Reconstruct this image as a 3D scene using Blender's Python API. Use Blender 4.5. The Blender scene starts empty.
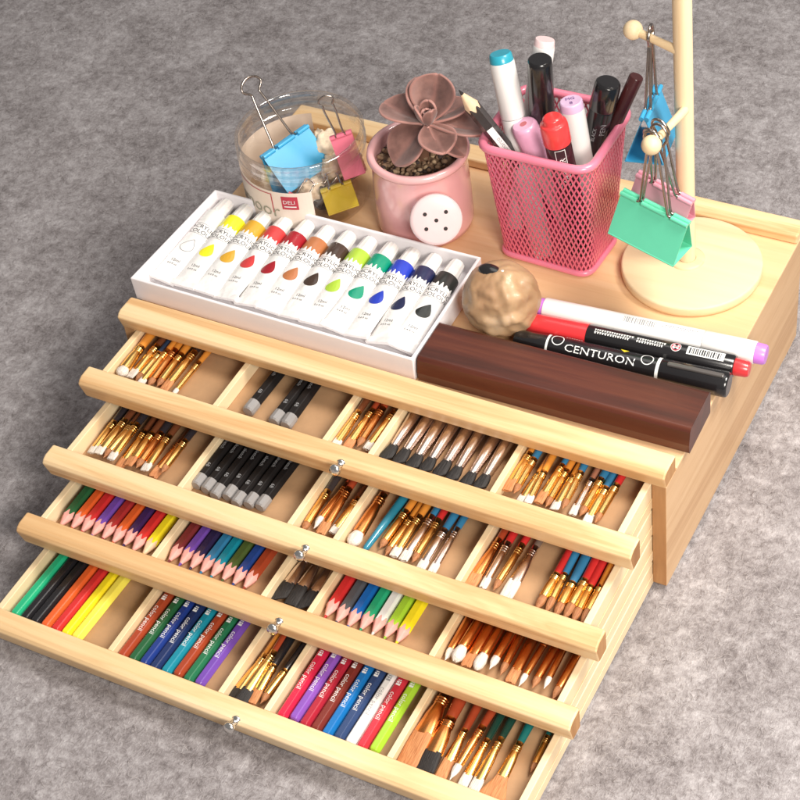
import bpy, math, random
from mathutils import Vector, Matrix, noise
random.seed(7)
PI = math.pi
scene = bpy.context.scene
COL = scene.collection
W = .40; D = .2545
T = .1003            # surface of the box top
RAIL_TOP = .112

# ------------------------------------------------------------------ materials
def nt(name):
    m = bpy.data.materials.new(name); m.use_nodes = True
    t = m.node_tree; b = t.nodes['Principled BSDF']
    return m, t, b
def lk(t, a, b): t.links.new(a, b)
def noise_node(t, scale, detail=4, rough=.55, vec=None, dist=0):
    n = t.nodes.new('ShaderNodeTexNoise'); n.inputs['Scale'].default_value = scale
    n.inputs['Detail'].default_value = detail; n.inputs['Roughness'].default_value = rough
    n.inputs['Distortion'].default_value = dist
    if vec is not None: lk(t, vec, n.inputs['Vector'])
    return n
def ramp(t, fac, stops):
    r = t.nodes.new('ShaderNodeValToRGB'); e = r.color_ramp.elements
    while len(e) < len(stops): e.new(.5)
    for i, (p, c) in enumerate(stops):
        e[i].position = p; e[i].color = (*c, 1)
    lk(t, fac, r.inputs['Fac']); return r
def bump(t, b, h, strength, dist):
    n = t.nodes.new('ShaderNodeBump'); n.inputs['Strength'].default_value = strength
    n.inputs['Distance'].default_value = dist; lk(t, h, n.inputs['Height']); lk(t, n.outputs['Normal'], b.inputs['Normal'])
def objvec(t, scale=(1, 1, 1), rnd=True):
    tc = t.nodes.new('ShaderNodeTexCoord'); mp = t.nodes.new('ShaderNodeMapping')
    mp.inputs['Scale'].default_value = scale
    if rnd:
        oi = t.nodes.new('ShaderNodeObjectInfo'); ml = t.nodes.new('ShaderNodeVectorMath'); ml.operation = 'SCALE'
        cx = t.nodes.new('ShaderNodeCombineXYZ')
        for k in range(3): lk(t, oi.outputs['Random'], cx.inputs[k])
        lk(t, cx.outputs[0], ml.inputs[0]); ml.inputs['Scale'].default_value = 7.3
        ad = t.nodes.new('ShaderNodeVectorMath'); lk(t, tc.outputs['Object'], ad.inputs[0]); lk(t, ml.outputs[0], ad.inputs[1])
        lk(t, ad.outputs[0], mp.inputs['Vector'])
    else: lk(t, tc.outputs['Object'], mp.inputs['Vector'])
    return mp.outputs[0]
def mul(c, k): return tuple(min(1, x*k) for x in c)
def plain(name, c, rough=.45, metal=0, coat=0, var=.06, scale=60, bmp=0, spec=.5, sss=0, croughness=.1):
    m, t, b = nt(name)
    v = objvec(t); n = noise_node(t, scale, 5, .6, v)
    r = ramp(t, n.outputs['Fac'], [(.3, mul(c, 1-var)), (.7, mul(c, 1+var))])
    lk(t, r.outputs[0], b.inputs['Base Color'])
    b.inputs['Roughness'].default_value = rough; b.inputs['Metallic'].default_value = metal
    b.inputs['Coat Weight'].default_value = coat; b.inputs['Coat Roughness'].default_value = croughness
    b.inputs['Specular IOR Level'].default_value = spec
    if sss:
        b.inputs['Subsurface Weight'].default_value = sss; b.inputs['Subsurface Radius'].default_value = (.004, .002, .0015)
        b.inputs['Subsurface Scale'].default_value = 1
    if bmp:
        n2 = noise_node(t, scale*5, 4, .6, v); bump(t, b, n2.outputs['Fac'], bmp, .0005)
    return m
def wood(name, axis, dark, mid, light, rough=.5, s=1, streak=.5, coat=.15, bm=.12, rings=.35):
    m, t, b = nt(name)
    sc = [26*s]*3; sc[axis] = 1.6*s
    v = objvec(t, tuple(sc))
    n1 = noise_node(t, 1.0, 5, .6, v, .6)
    sc2 = [300*s]*3; sc2[axis] = 9*s
    v2 = objvec(t, tuple(sc2)); n2 = noise_node(t, 1.0, 4, .65, v2)
    mx = t.nodes.new('ShaderNodeMix'); mx.inputs['Factor'].default_value = streak*.45
    lk(t, n1.outputs['Fac'], mx.inputs['A']); lk(t, n2.outputs['Fac'], mx.inputs['B'])
    wv = t.nodes.new('ShaderNodeMath'); wv.operation = 'MULTIPLY'; wv.inputs[1].default_value = 5.0
    lk(t, n1.outputs['Fac'], wv.inputs[0])
    fr = t.nodes.new('ShaderNodeMath'); fr.operation = 'PINGPONG'; fr.inputs[1].default_value = .5; lk(t, wv.outputs[0], fr.inputs[0])
    m2 = t.nodes.new('ShaderNodeMix'); m2.inputs['Factor'].default_value = rings
    lk(t, mx.outputs['Result'], m2.inputs['A']); lk(t, fr.outputs[0], m2.inputs['B'])
    r = ramp(t, m2.outputs['Result'], [(.22, dark), (.42, mid), (.62, light)])
    lk(t, r.outputs[0], b.inputs['Base Color'])
    b.inputs['Roughness'].default_value = rough; b.inputs['Coat Weight'].default_value = coat; b.inputs['Coat Roughness'].default_value = .35
    bump(t, b, n2.outputs['Fac'], bm, .0004)
    return m
PD, PM, PL = (.60, .33, .135), (.82, .565, .30), (.90, .695, .44)
pine_x = wood('pine_along_x', 0, PD, PM, PL)
pine_y = wood('pine_along_y', 1, PD, PM, PL)
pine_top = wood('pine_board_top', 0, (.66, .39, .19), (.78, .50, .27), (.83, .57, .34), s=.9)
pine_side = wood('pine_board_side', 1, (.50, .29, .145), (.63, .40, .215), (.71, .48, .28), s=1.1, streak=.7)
pine_wall = wood('pine_wall', 1, (.72, .52, .28), (.82, .63, .38), (.87, .70, .46), streak=.25, rings=.12, s=.7, bm=.05)
end_grain = wood('pine_end_grain', 2, (.26, .11, .04), (.40, .20, .08), (.54, .31, .14), s=1.2, rough=.7, coat=0)
beech = wood('beech', 0, (.68, .46, .24), (.80, .60, .36), (.85, .68, .45), s=1.0, streak=.55, coat=.05, bm=.08, rings=.25)
beech_up = wood('beech_upright', 2, (.70, .48, .26), (.82, .62, .38), (.86, .70, .47), s=1.0, streak=.55, coat=.05, bm=.08, rings=.2)
rosewood = wood('rosewood', 0, (.040, .009, .004), (.080, .017, .008), (.135, .034, .014), rough=.36, s=1.1, streak=.5, coat=.25, bm=.1)
hardboard = plain('hardboard', (.44, .26, .135), .62, var=.09, scale=55, bmp=.15)
steel = plain('bright_steel', (.75, .73, .70), .22, 1, var=.04)
dark_steel = plain('clip_wire_steel', (.42, .36, .32), .22, 1, var=.08)
white_card = plain('white_card', (.86, .82, .84), .5, var=.015, coat=.1)
white_plastic = plain('white_plastic', (.84, .81, .79), .3, var=.015, coat=.3)
ink_black = plain('black_ink', (.03, .03, .035), .5)
ink_white = plain('white_ink', (.82, .82, .80), .5, var=.02)
ink_grey = plain('grey_ink', (.30, .30, .31), .5)
black_plastic = plain('black_plastic', (.012, .011, .012), .22, coat=.5)
maroon_plastic = plain('maroon_black_plastic', (.05, .010, .010), .25, coat=.4)
red_plastic = plain('red_plastic', (.70, .035, .04), .3, coat=.4, var=.05)
teal_plastic = plain('teal_plastic', (.03, .36, .48), .3, coat=.3)
pink_plastic = plain('pink_plastic', (.80, .27, .42), .3, coat=.4)
palepink_plastic = plain('pale_pink_plastic', (.84, .62, .62), .35, coat=.3)
purple_plastic = plain('purple_plastic', (.62, .22, .78), .3, coat=.3)
lilac_plastic = plain('lilac_plastic', (.76, .52, .74), .35, coat=.3)
wire_pink = plain('pink_enamel', (.76, .14, .22), .32, coat=.4, var=.05)
rim_pink = plain('pink_enamel_rim', (.82, .22, .32), .3, coat=.4, var=.04)
ceramic_pink = plain('pink_ceramic', (.88, .47, .47), .22, coat=.7, var=.04, scale=18, croughness=.12)
ceramic_pale = plain('pale_pink_ceramic', (.82, .60, .60), .25, coat=.6, var=.02)
clip_green = plain('green_enamel', (.14, .66, .42), .35, coat=.3, var=.03)
clip_green_dark = clip_green
clip_pink = plain('clip_pink_enamel', (.78, .33, .42), .35, coat=.3, var=.03)
clip_hotpink = plain('clip_rose_enamel', (.76, .17, .25), .35, coat=.3)
clip_blue = plain('clip_blue_enamel', (.05, .38, .66), .35, coat=.3, var=.04)
clip_yellow = plain('clip_yellow_enamel', (.62, .45, .025), .35, coat=.3)
dark_hole = plain('hole_dark', (.015, .01, .01), .6)
cream_label = plain('cream_label_paper', (.84, .72, .62), .5, var=.02)
label_red = plain('label_red_ink', (.50, .04, .07), .5)
label_olive = plain('label_olive_ink', (.34, .33, .24), .5)
popcorn_m = plain('popcorn_cream', (.84, .68, .50), .7, var=.15, scale=120, bmp=.4)
gravel_m = plain('gravel_brown', (.24, .15, .09), .8, var=.5, scale=160, bmp=.4)
wood_pink = plain('pencil_cedar', (.76, .36, .31), .6, var=.12, scale=250, bmp=.2)
wood_pale = plain('pencil_basswood', (.80, .56, .36), .6, var=.1, scale=250)
graphite = plain('graphite', (.05, .05, .055), .3)
grey_cap = plain('grey_end_paint', (.27, .255, .25), .35, coat=.3)

def metal_ferrule(name, c1, c2, rough=.2):
    m, t, b = nt(name)
    v = objvec(t, (400, 14, 400)); n = noise_node(t, 1, 3, .6, v)
    r = ramp(t, n.outputs['Fac'], [(.3, c1), (.7, c2)]); lk(t, r.outputs[0], b.inputs['Base Color'])
    b.inputs['Metallic'].default_value = 1; b.inputs['Roughness'].default_value = rough
    bump(t, b, n.outputs['Fac'], .12, .0003); return m
gold = metal_ferrule('gold_ferrule', (.86, .46, .12), (1.0, .68, .26), .24)
copper = metal_ferrule('copper_ferrule', (.70, .26, .07), (.90, .42, .15), .26)
silver = metal_ferrule('silver_ferrule', (.70, .58, .52), (.92, .80, .74), .24)
def bristle(name, c1, c2, rough=.6):
    m, t, b = nt(name)
    v = objvec(t, (1600, 25, 1600)); n = noise_node(t, 1, 3, .6, v)
    r = ramp(t, n.outputs['Fac'], [(.3, c1), (.7, c2)]); lk(t, r.outputs[0], b.inputs['Base Color'])
    b.inputs['Roughness'].default_value = rough; bump(t, b, n.outputs['Fac'], .7, .0006); return m
br_white = bristle('white_bristle', (.58, .50, .42), (.86, .81, .75))
br_brown = bristle('brown_bristle', (.26, .09, .03), (.50, .22, .09))
br_orange = bristle('orange_bristle', (.42, .15, .05), (.68, .30, .12))
br_black = bristle('black_bristle', (.006, .005, .005), (.026, .020, .018))
paint_cache = {}
def paint(c, rough=.26):
    k = tuple(round(x, 3) for x in c)
    if k not in paint_cache: paint_cache[k] = plain('lacquer_paint', k, rough, coat=.5, var=.07, scale=40)
    return paint_cache[k]
def glassy(name, tint=(1, 1, 1), base=.04):
    m, t, b = nt(name); t.nodes.remove(b); o = t.nodes['Material Output']
    tr = t.nodes.new('ShaderNodeBsdfTransparent'); tr.inputs[0].default_value = (*tint, 1)
    gl = t.nodes.new('ShaderNodeBsdfGlossy'); gl.inputs['Roughness'].default_value = .06; gl.inputs[0].default_value = (1, 1, 1, 1)
    fr = t.nodes.new('ShaderNodeLayerWeight'); fr.inputs['Blend'].default_value = .5
    pw_ = t.nodes.new('ShaderNodeMath'); pw_.operation = 'POWER'; pw_.inputs[1].default_value = 3.5; lk(t, fr.outputs['Facing'], pw_.inputs[0])
    ma = t.nodes.new('ShaderNodeMath'); ma.operation = 'MULTIPLY_ADD'; ma.inputs[1].default_value = .5; ma.inputs[2].default_value = base; lk(t, pw_.outputs[0], ma.inputs[0])
    n = noise_node(t, 25, 2, .5, objvec(t)); bp = t.nodes.new('ShaderNodeBump'); bp.inputs['Strength'].default_value = .25; bp.inputs['Distance'].default_value = .002
    lk(t, n.outputs['Fac'], bp.inputs['Height']); lk(t, bp.outputs[0], gl.inputs['Normal'])
    mx = t.nodes.new('ShaderNodeMixShader'); lk(t, ma.outputs[0], mx.inputs[0]); lk(t, tr.outputs[0], mx.inputs[1]); lk(t, gl.outputs[0], mx.inputs[2])
    lk(t, mx.outputs[0], o.inputs[0]); return m
jar_plastic = glassy('clear_plastic', tint=(.965, .955, .945))
jar_rim_m = glassy('clear_plastic_rim', tint=(.93, .915, .90), base=.16)

def felt():
    m, t, b = nt('grey_felt')
    v = objvec(t, rnd=False)
    big = noise_node(t, 20, 3, .55, v, .3)
    mid = noise_node(t, 105, 9, .75, v, .35)
    fine = noise_node(t, 330, 6, .75, v, .5)
    fib = noise_node(t, 1, 3, .55, objvec(t, (900, 210, 300), rnd=False), 2.2)
    def mixf(a, bb, f):
        x = t.nodes.new('ShaderNodeMix'); x.inputs['Factor'].default_value = f; lk(t, a, x.inputs['A']); lk(t, bb, x.inputs['B']); return x.outputs['Result']
    f2 = mixf(fine.outputs['Fac'], fib.outputs['Fac'], .5)
    f3 = mixf(f2, mid.outputs['Fac'], .50)
    f4 = mixf(f3, big.outputs['Fac'], .2)
    r = ramp(t, f4, [(.40, (.125, .106, .107)), (.475, (.25, .224, .226)), (.525, (.34, .312, .318)), (.62, (.55, .52, .53))])
    lk(t, r.outputs[0], b.inputs['Base Color']); b.inputs['Roughness'].default_value = .95
    b.inputs['Specular IOR Level'].default_value = .1; b.inputs['Sheen Weight'].default_value = .2; b.inputs['Sheen Roughness'].default_value = .6
    bump(t, b, f3, .65, .003); return m
felt_m = felt()

# ------------------------------------------------------------------ mesh helpers
class MB:
    def __init__(s): s.v = []; s.f = []; s.m = []; s.sm = []
    def add(s, vs, fs, mi=0, smooth=False):
        o = len(s.v); s.v += [tuple(x) for x in vs]
        for f in fs: s.f.append(tuple(i+o for i in f)); s.m.append(mi); s.sm.append(smooth)
    def box(s, x0, x1, y0, y1, z0, z1, mi=0):
        s.add([(x0, y0, z0), (x1, y0, z0), (x1, y1, z0), (x0, y1, z0), (x0, y0, z1), (x1, y0, z1), (x1, y1, z1), (x0, y1, z1)],
              [(0, 3, 2, 1), (4, 5, 6, 7), (0, 1, 5, 4), (1, 2, 6, 5), (2, 3, 7, 6), (3, 0, 4, 7)], mi)
    def prism_x(s, prof, x0, x1, mi=0, mend=None, chamfer=0):
        n = len(prof); mend = mi if mend is None else mend
        cy = sum(p[0] for p in prof)/n; cz = sum(p[1] for p in prof)/n
        def ring(x, k=1): return [(x, cy+(p[0]-cy)*k, cz+(p[1]-cz)*k) for p in prof]
        if chamfer:
            rings = [ring(x0, .90), ring(x0+chamfer*.35, .965), ring(x0+chamfer), ring(x1-chamfer), ring(x1-chamfer*.35, .965), ring(x1, .90)]
        else: rings = [ring(x0), ring(x1)]
        vs = [p for r in rings for p in r]; fs = []
        for a in range(len(rings)-1):
            for i in range(n):
                j = (i+1) % n; fs.append((a*n+i, (a+1)*n+i, (a+1)*n+j, a*n+j))
        s.add(vs, fs, mi); L = len(rings)-1
        s.add(rings[0], [tuple(range(n))], mend); s.add(rings[L], [tuple(reversed(range(n)))], mend)
    def loft(s, secs, n=20, mi=0, cap=True, smooth=True, phase=0, pw=1):
        """secs: (y, rx, rz[, zoff[, xoff]]) ellipses along local Y"""
        vs = []
        for q in secs:
            y, rx, rz = q[:3]; zo = q[3] if len(q) > 3 else 0; xo = q[4] if len(q) > 4 else 0
            for i in range(n):
                a = 2*PI*i/n+phase; c, sn = math.cos(a), math.sin(a)
                vs.append((xo+rx*math.copysign(abs(c)**pw, c), y, zo+rz*math.copysign(abs(sn)**pw, sn)))
        fs = []
        for k in range(len(secs)-1):
            for i in range(n):
                j = (i+1) % n; fs.append((k*n+i, k*n+j, (k+1)*n+j, (k+1)*n+i))
        s.add(vs, fs, mi, smooth)
        if cap:
            s.add(vs[:n], [tuple(reversed(range(n)))], mi); s.add(vs[-n:], [tuple(range(n))], mi)
    def lathe_z(s, prof, n=48, mi=0, smooth=True, cx=0, cy=0):
        vs = []; fs = []
        for r, z in prof:
            for i in range(n):
                a = 2*PI*i/n; vs.append((cx+r*math.cos(a), cy+r*math.sin(a), z))
        for k in range(len(prof)-1):
            for i in range(n):
                j = (i+1) % n; fs.append((k*n+i, k*n+j, (k+1)*n+j, (k+1)*n+i))
        s.add(vs, fs, mi, smooth)
    def tube(s, pts, r, n=10, mi=0, closed=False, smooth=True):
        pts = [Vector(p) for p in pts]; N = len(pts); vs = []; fs = []
        rr = r if isinstance(r, (list, tuple)) else [r]*N
        up = None
        for k in range(N):
            if closed: d = pts[(k+1) % N]-pts[k-1]
            else: d = pts[min(k+1, N-1)]-pts[max(k-1, 0)]
            d.normalize()
            if up is None: up = d.orthogonal().normalized()
            up = (up-d*up.dot(d)).normalized(); w = d.cross(up)
            for i in range(n):
                a = 2*PI*i/n; vs.append(pts[k]+(up*math.cos(a)+w*math.sin(a))*rr[k])
        for k in range(N if closed else N-1):
            k2 = (k+1) % N
            for i in range(n):
                j = (i+1) % n; fs.append((k*n+i, k*n+j, k2*n+j, k2*n+i))
        s.add(vs, fs, mi, smooth)
        if not closed:
            s.add(vs[:n], [tuple(reversed(range(n)))], mi); s.add(vs[-n:], [tuple(range(n))], mi)
    def sphere(s, c, r, n=20, m=12, mi=0, sc=(1, 1, 1)):
        vs = []; fs = []
        for k in range(m+1):
            t = PI*k/m
            for i in range(n):
                a = 2*PI*i/n; vs.append((c[0]+r*sc[0]*math.sin(t)*math.cos(a), c[1]+r*sc[1]*math.sin(t)*math.sin(a), c[2]+r*sc[2]*math.cos(t)))
        for k in range(m):
            for i in range(n):
                j = (i+1) % n; fs.append((k*n+i, (k+1)*n+i, (k+1)*n+j, k*n+j))
        s.add(vs, fs, mi, True)
    def mesh(s, name, mats):
        me = bpy.data.meshes.new(name); me.from_pydata(s.v, [], s.f)
        for m in (mats if isinstance(mats, (list, tuple)) else [mats]): me.materials.append(m)
        me.polygons.foreach_set('material_index', s.m); me.polygons.foreach_set('use_smooth', s.sm)
        me.validate(); me.update(); return me
    def build(s, name, mats, parent=None, bevel=0, segs=2):
        return link(s.mesh(name, mats), name, parent, bevel, segs)
def link(me, name, parent=None, bevel=0, segs=2):
    o = bpy.data.objects.new(name, me); COL.objects.link(o); o.parent = parent
    if bevel:
        b = o.modifiers.new('edges', 'BEVEL'); b.width = bevel; b.segments = segs; b.limit_method = 'ANGLE'; b.angle_limit = math.radians(40)
        b.harden_normals = False
    return o
def tag(o, label=None, cat=None, group=None, kind=None):
    if label: o['label'] = label
    if cat: o['category'] = cat
    if group: o['group'] = group
    if kind: o['kind'] = kind
    return o
def empty(name, loc=(0, 0, 0)):
    o = bpy.data.objects.new(name, None); COL.objects.link(o); o.location = loc; o.empty_display_size = .02; return o
def orient(o, p0, p1, up=(0, 0, 1), roll=0):
    y = (Vector(p1)-Vector(p0)).normalized(); z = Vector(up); z = (z-y*z.dot(y)).normalized(); x = y.cross(z)
    M = Matrix((x, y, z)).transposed()
    if roll: M = M @ Matrix.Rotation(roll, 3, 'Y')
    o.matrix_world = Matrix.Translation(Vector(p0)) @ M.to_4x4()
_txt = {}
def text_flat(body, size):
    k = (body, size)
    if k not in _txt:
        c = bpy.data.curves.new('t', 'FONT'); c.body = body; c.size = size; c.resolution_u = 2
        o = bpy.data.objects.new('t', c); COL.objects.link(o)
        dg = bpy.context.evaluated_depsgraph_get(); me = bpy.data.meshes.new_from_object(o.evaluated_get(dg))
        _txt[k] = ([tuple(v.co) for v in me.vertices], [tuple(p.vertices) for p in me.polygons])
        bpy.data.objects.remove(o); bpy.data.curves.remove(c); bpy.data.meshes.remove(me)
    return _txt[k]
def text_mb(mb, body, size, f, mi=0, bold=1):
    vs, fs = text_flat(body, size)
    mb.add([f(v[0], v[1]) for v in vs], fs, mi)
def quad_mb(mb, x0, x1, y0, y1, f, mi=0, nx=1, ny=1):
    vs = [f(x0+(x1-x0)*i/nx, y0+(y1-y0)*j/ny) for j in range(ny+1) for i in range(nx+1)]
    fs = [(j*(nx+1)+i, j*(nx+1)+i+1, (j+1)*(nx+1)+i+1, (j+1)*(nx+1)+i) for j in range(ny) for i in range(nx)]
    mb.add(vs, fs, mi)

# ------------------------------------------------------------------ ground
g = MB(); N = 60; S = 2.2
vs = []
for j in range(N+1):
    for i in range(N+1):
        x = -S+2*S*i/N+.2; y = -S+2*S*j/N+.2
        d = max(abs(x-.2)-.3, abs(y+.0)-.35, 0)
        vs.append((x, y, min(d*.05, 1)*.05*noise.noise(Vector((x*3, y*3, 0)))-.0004))
g.add(vs, [(j*(N+1)+i, j*(N+1)+i+1, (j+1)*(N+1)+i+1, (j+1)*(N+1)+i) for j in range(N) for i in range(N)], 0, True)
tag(g.build('ground', felt_m), kind='structure')
rf = random.Random(21); fb = MB(); fb2 = MB()
for k in range(60000):
    x = rf.uniform(-.55, .75); y = rf.uniform(-.50, .75)
    if 0 < x < .4 and -.20 < y < .25: continue
    if y < -.32-.0*x and x < .05: continue
    a = rf.uniform(0, 2*PI); ln = rf.uniform(.002, .0065); w_ = rf.uniform(.00006, .00012); z = rf.uniform(.0002, .0010); cv = rf.uniform(-1.6, 1.6)
    M__ = fb if rf.random() < .62 else fb2
    vs = []; px, py = x, y; n_ = 4
    for j in range(n_+1):
        aa = a+cv*j/n_; zz = z+.0006*math.sin(PI*j/n_)
        nx, ny = -math.sin(aa)*w_, math.cos(aa)*w_
        vs += [(px+nx, py+ny, zz), (px-nx, py-ny, zz)]
        px += math.cos(aa)*ln/n_; py += math.sin(aa)*ln/n_
    M__.add(vs, [(2*j, 2*j+1, 2*j+3, 2*j+2) for j in range(n_)])

o_ = len(fb.v); fb.add(fb2.v, fb2.f, 1)
tag(fb.build('felt_fibres', [plain('fibre_light', (.43, .395, .39), .9, spec=.1), plain('fibre_dark', (.16, .135, .13), .9, spec=.1)]), 'fine loose fibres matted over the grey felt surface', 'fibres', None, 'stuff')

# ------------------------------------------------------------------ the wooden drawer box
box = empty('drawer_box')
tag(box, 'pale pine art box with four stepped drawers pulled open on grey felt', 'art box')
for x0 in (0, W-.0095):
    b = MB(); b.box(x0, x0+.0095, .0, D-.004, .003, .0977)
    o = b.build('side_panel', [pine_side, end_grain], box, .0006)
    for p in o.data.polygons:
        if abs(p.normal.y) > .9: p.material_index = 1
b = MB(); b.box(.0097, W-.0097, D-.012, D-.005, .004, .0977); b.build('back_panel', pine_x, box)
b = MB(); b.box(-.0006, W+.0006, .0157, D, .0979, T); b.build('top_board', pine_top, box, .0005)
b = MB(); b.box(-.0006, W+.0006, D-.0175, D+.0002, T+.0001, T+.0075); b.build('back_strip', pine_x, box, .0015, 3)
prof = [(.0155, .0979), (.0155, .1112), (.0148, .112), (.0012, .112), (-.0016, .1108), (-.0034, .1088), (-.0034, .1078), (-.0006, .0979)]
b = MB(); b.prism_x(prof, -.0002, W+.0002, 0, 1, .0011); b.build('front_rail', [pine_x, end_grain], box, .0004)
for x0 in (.001, W-.0145):
    for y0 in (.004, D-.03):
        b = MB(); b.box(x0, x0+.0135, y0, y0+.02, 0, .003); b.build('foot', pine_y, box)
b = MB(); b.box(.0097, W-.0097, .003, D-.013, .0015, .0032); b.build('base_panel', hardboard, box)
# runners between the drawers on the inside of both side panels
PULL = [.0532, .1062, .1472, .2078]; ZK = [.0792-.0252*k for k in range(4)]
DIVX = [.0985, .1817, .2151, .3007]
FLOOR = .0063
for k in range(4):
    zk = ZK[k]; p = PULL[k]; yi = -p+.0112
    dr = MB()
    y1 = .222-p
    zt = zk+.0176; zb = zk-(.0042 if k < 3 else .002)
    for x0, x1 in ((.0102, .0146), (.3856, .3900)):
        dr.box(x0, x1, yi, y1, zb, zt)
    dr.box(.0148, .3854, y1-.006, y1, zb, zt)
    do = dr.build('drawer', [pine_wall], box, .0005)
    for x0, x1 in ((.0094, .0101), (.3901, .3905)):
        s_ = MB(); s_.box(x0, x1, yi+.002, y1, zb, zb+.0085); s_.build('runner_strip', pine_wall, do, .0003)
    fl = MB(); fl.box(.0147, .3855, yi+.0002, y1-.0062, zk+.0035, zk+FLOOR); fl.build('floor_panel', hardboard, do)
    for x in DIVX:
        d_ = MB(); d_.box(x, x+.0040, yi+.0002, y1-.0062, zk+FLOOR+.0001, zt-.0003); d_.build('divider', pine_wall, do, .0004)
    pf = [(-p+.0110, zk), (-p+.0110, zk+.0178), (-p+.0104, zk+.0186), (-p+.0010, zk+.0183), (-p-.0022, zk+.0168), (-p-.0038, zk+.0149), (-p-.0038, zk+.0137), (-p-.0002, zk+.0006), (-p+.0004, zk)]
    f_ = MB(); f_.prism_x(pf, -.0004, W+.0004, 0, 1, .0011); f_.build('drawer_front', [pine_x, end_grain], do, .0004)
    kn = MB()
    kn.loft([(-.0010, .0030, .0030), (.0006, .0034, .0034), (.0012, .0020, .0020), (.0045, .0016, .0016), (.0060, .0022, .0022), (.0068, .0036, .0036), (.0085, .0040, .0040), (.0100, .0033, .0033), (.0106, .0012, .0012)], 20)
    ko = kn.build('knob', steel, do)
    orient(ko, (.2030, -p-.0016, zk+.0155), (.2030, -p-.0110, zk+.0185))

# ------------------------------------------------------------------ brushes and pencils
mesh_cache = {}
def cached(key, fn):
    if key not in mesh_cache: mesh_cache[key] = fn()
    return mesh_cache[key]
def lofted(secs, mat, n=18, phase=0, smooth=True, pw=1):
    def f():
        m = MB(); m.loft(secs, n, 0, True, smooth, phase, pw); return m.mesh('part', mat)
    return f
def interp(secs, sub=5):
    out = []
    for a, b in zip(secs, secs[1:]):
        for k in range(sub):
            t = k/sub; out.append(tuple(a[i]+(b[i]-a[i])*t for i in range(3)))
    out.append(secs[-1]); return out
def bristle_mesh(shape, w, h, L, mat):
    m = MB()
    if shape == 'round': sec = [(0, .0002, .0002), (L*.12, w*.22, h*.22), (L*.4, w*.75, h*.8), (L*.65, w*.98, h*1.02), (L, w*.86, h*.86)]
    elif shape == 'mop': sec = [(0, w*.25, h*.2), (L*.08, w*.7, h*.65), (L*.25, w*1.05, h*1.05), (L*.55, w*1.15, h*1.15), (L, w*.75, h*.8)]
    elif shape == 'flat': sec = [(0, w*1.04, h*.30), (L*.1, w*1.08, h*.42), (L*.6, w*1.08, h*.85), (L, w, h)]
    elif shape == 'fan': sec = [(0, w*2.6, h*.22), (L*.05, w*2.62, h*.3), (L*.5, w*1.8, h*.5), (L*.85, w*1.15, h*.8), (L, w, h)]
    elif shape == 'angled': sec = [(0, w*.35, h*.25, 0, -w*1.15), (L*.18, w*.85, h*.35, 0, -w*.62), (L*.36, w*1.55, h*.6, 0, -w*.20), (L*.7, w*1.35, h*.8, 0, -w*.05), (L, w*1.0, h)]
    n = 26; pw = .7 if shape in ('flat', 'fan', 'angled') else 1
    vs0 = len(m.v); m.loft(sec, n, 0, True, True, 0, pw)
    # ragged hair ends
    rs = random.Random(hash((shape, round(w*1e5))) & 255)
    for i in range(n):
        x, y, z = m.v[vs0+i]; m.v[vs0+i] = (x, y+rs.uniform(-.0006, .0006), z)
    return m.mesh('bristles', mat)
def brush(label, group, p0, p1, up=(0, 0, 1), shape='round', w=.0028, L=.011, fl=.0285, fmat=gold, bmat=br_brown, hmat=None, hr=.0031, length=.170, name='paint_brush', h=None, neck=.0024, roll=0):
    h = h or (w*.9 if shape in ('round', 'mop') else .0017)
    r = empty(name); tag(r, label, 'brush', group); orient(r, p0, p1, up, roll)
    k_ = random.uniform(.90, 1.10); r.matrix_world = r.matrix_world @ Matrix.Diagonal((k_, random.uniform(.88, 1.08), random.uniform(.92, 1.06), 1))
    key = (shape, w, h, L, bmat.name)
    o = link(cached(('b',)+key, lambda: bristle_mesh(shape, w, h, L, bmat)), 'bristles', r)
    def fer():
        m = MB()
        sec = [(L-.0012, w*1.03, h*1.06), (L+.0008, w*1.05, h*1.08), (L+fl*.45, (w+neck)*.55, (h*.5+neck*.6)), (L+fl*.70, neck*1.04, neck*1.02)]
        for c in ((.74, .80, .86) if fl < .05 else ()):
            sec += [(L+fl*(c-.012), neck, neck), (L+fl*c, neck*1.18, neck*1.18), (L+fl*(c+.012), neck, neck)]
        sec += [(L+fl, neck*1.02, neck*1.02)]
        m.loft(sec, 20); return m.mesh('ferrule', fmat)
    link(cached(('f', w, h, L, fl, neck, fmat.name), fer), 'ferrule', r)
    y = L+fl-.0005
    hm = hmat or paint((.62, .24, .045))
    sec = [(y, neck*.97, neck*.97), (y+.012, neck*1.12, neck*1.12), (y+.030, hr, hr), (y+.05, hr*.96, hr*.96), (length*.85, hr*.55, hr*.55), (length-.002, hr*.38, hr*.38), (length, hr*.15, hr*.15)]
    link(cached(('h', y, neck, hr, length, hm.name), lofted(sec, hm)), 'handle', r)
    return r
HEXR = .0041
def hexsec(y, r): return (y, r, r)
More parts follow.
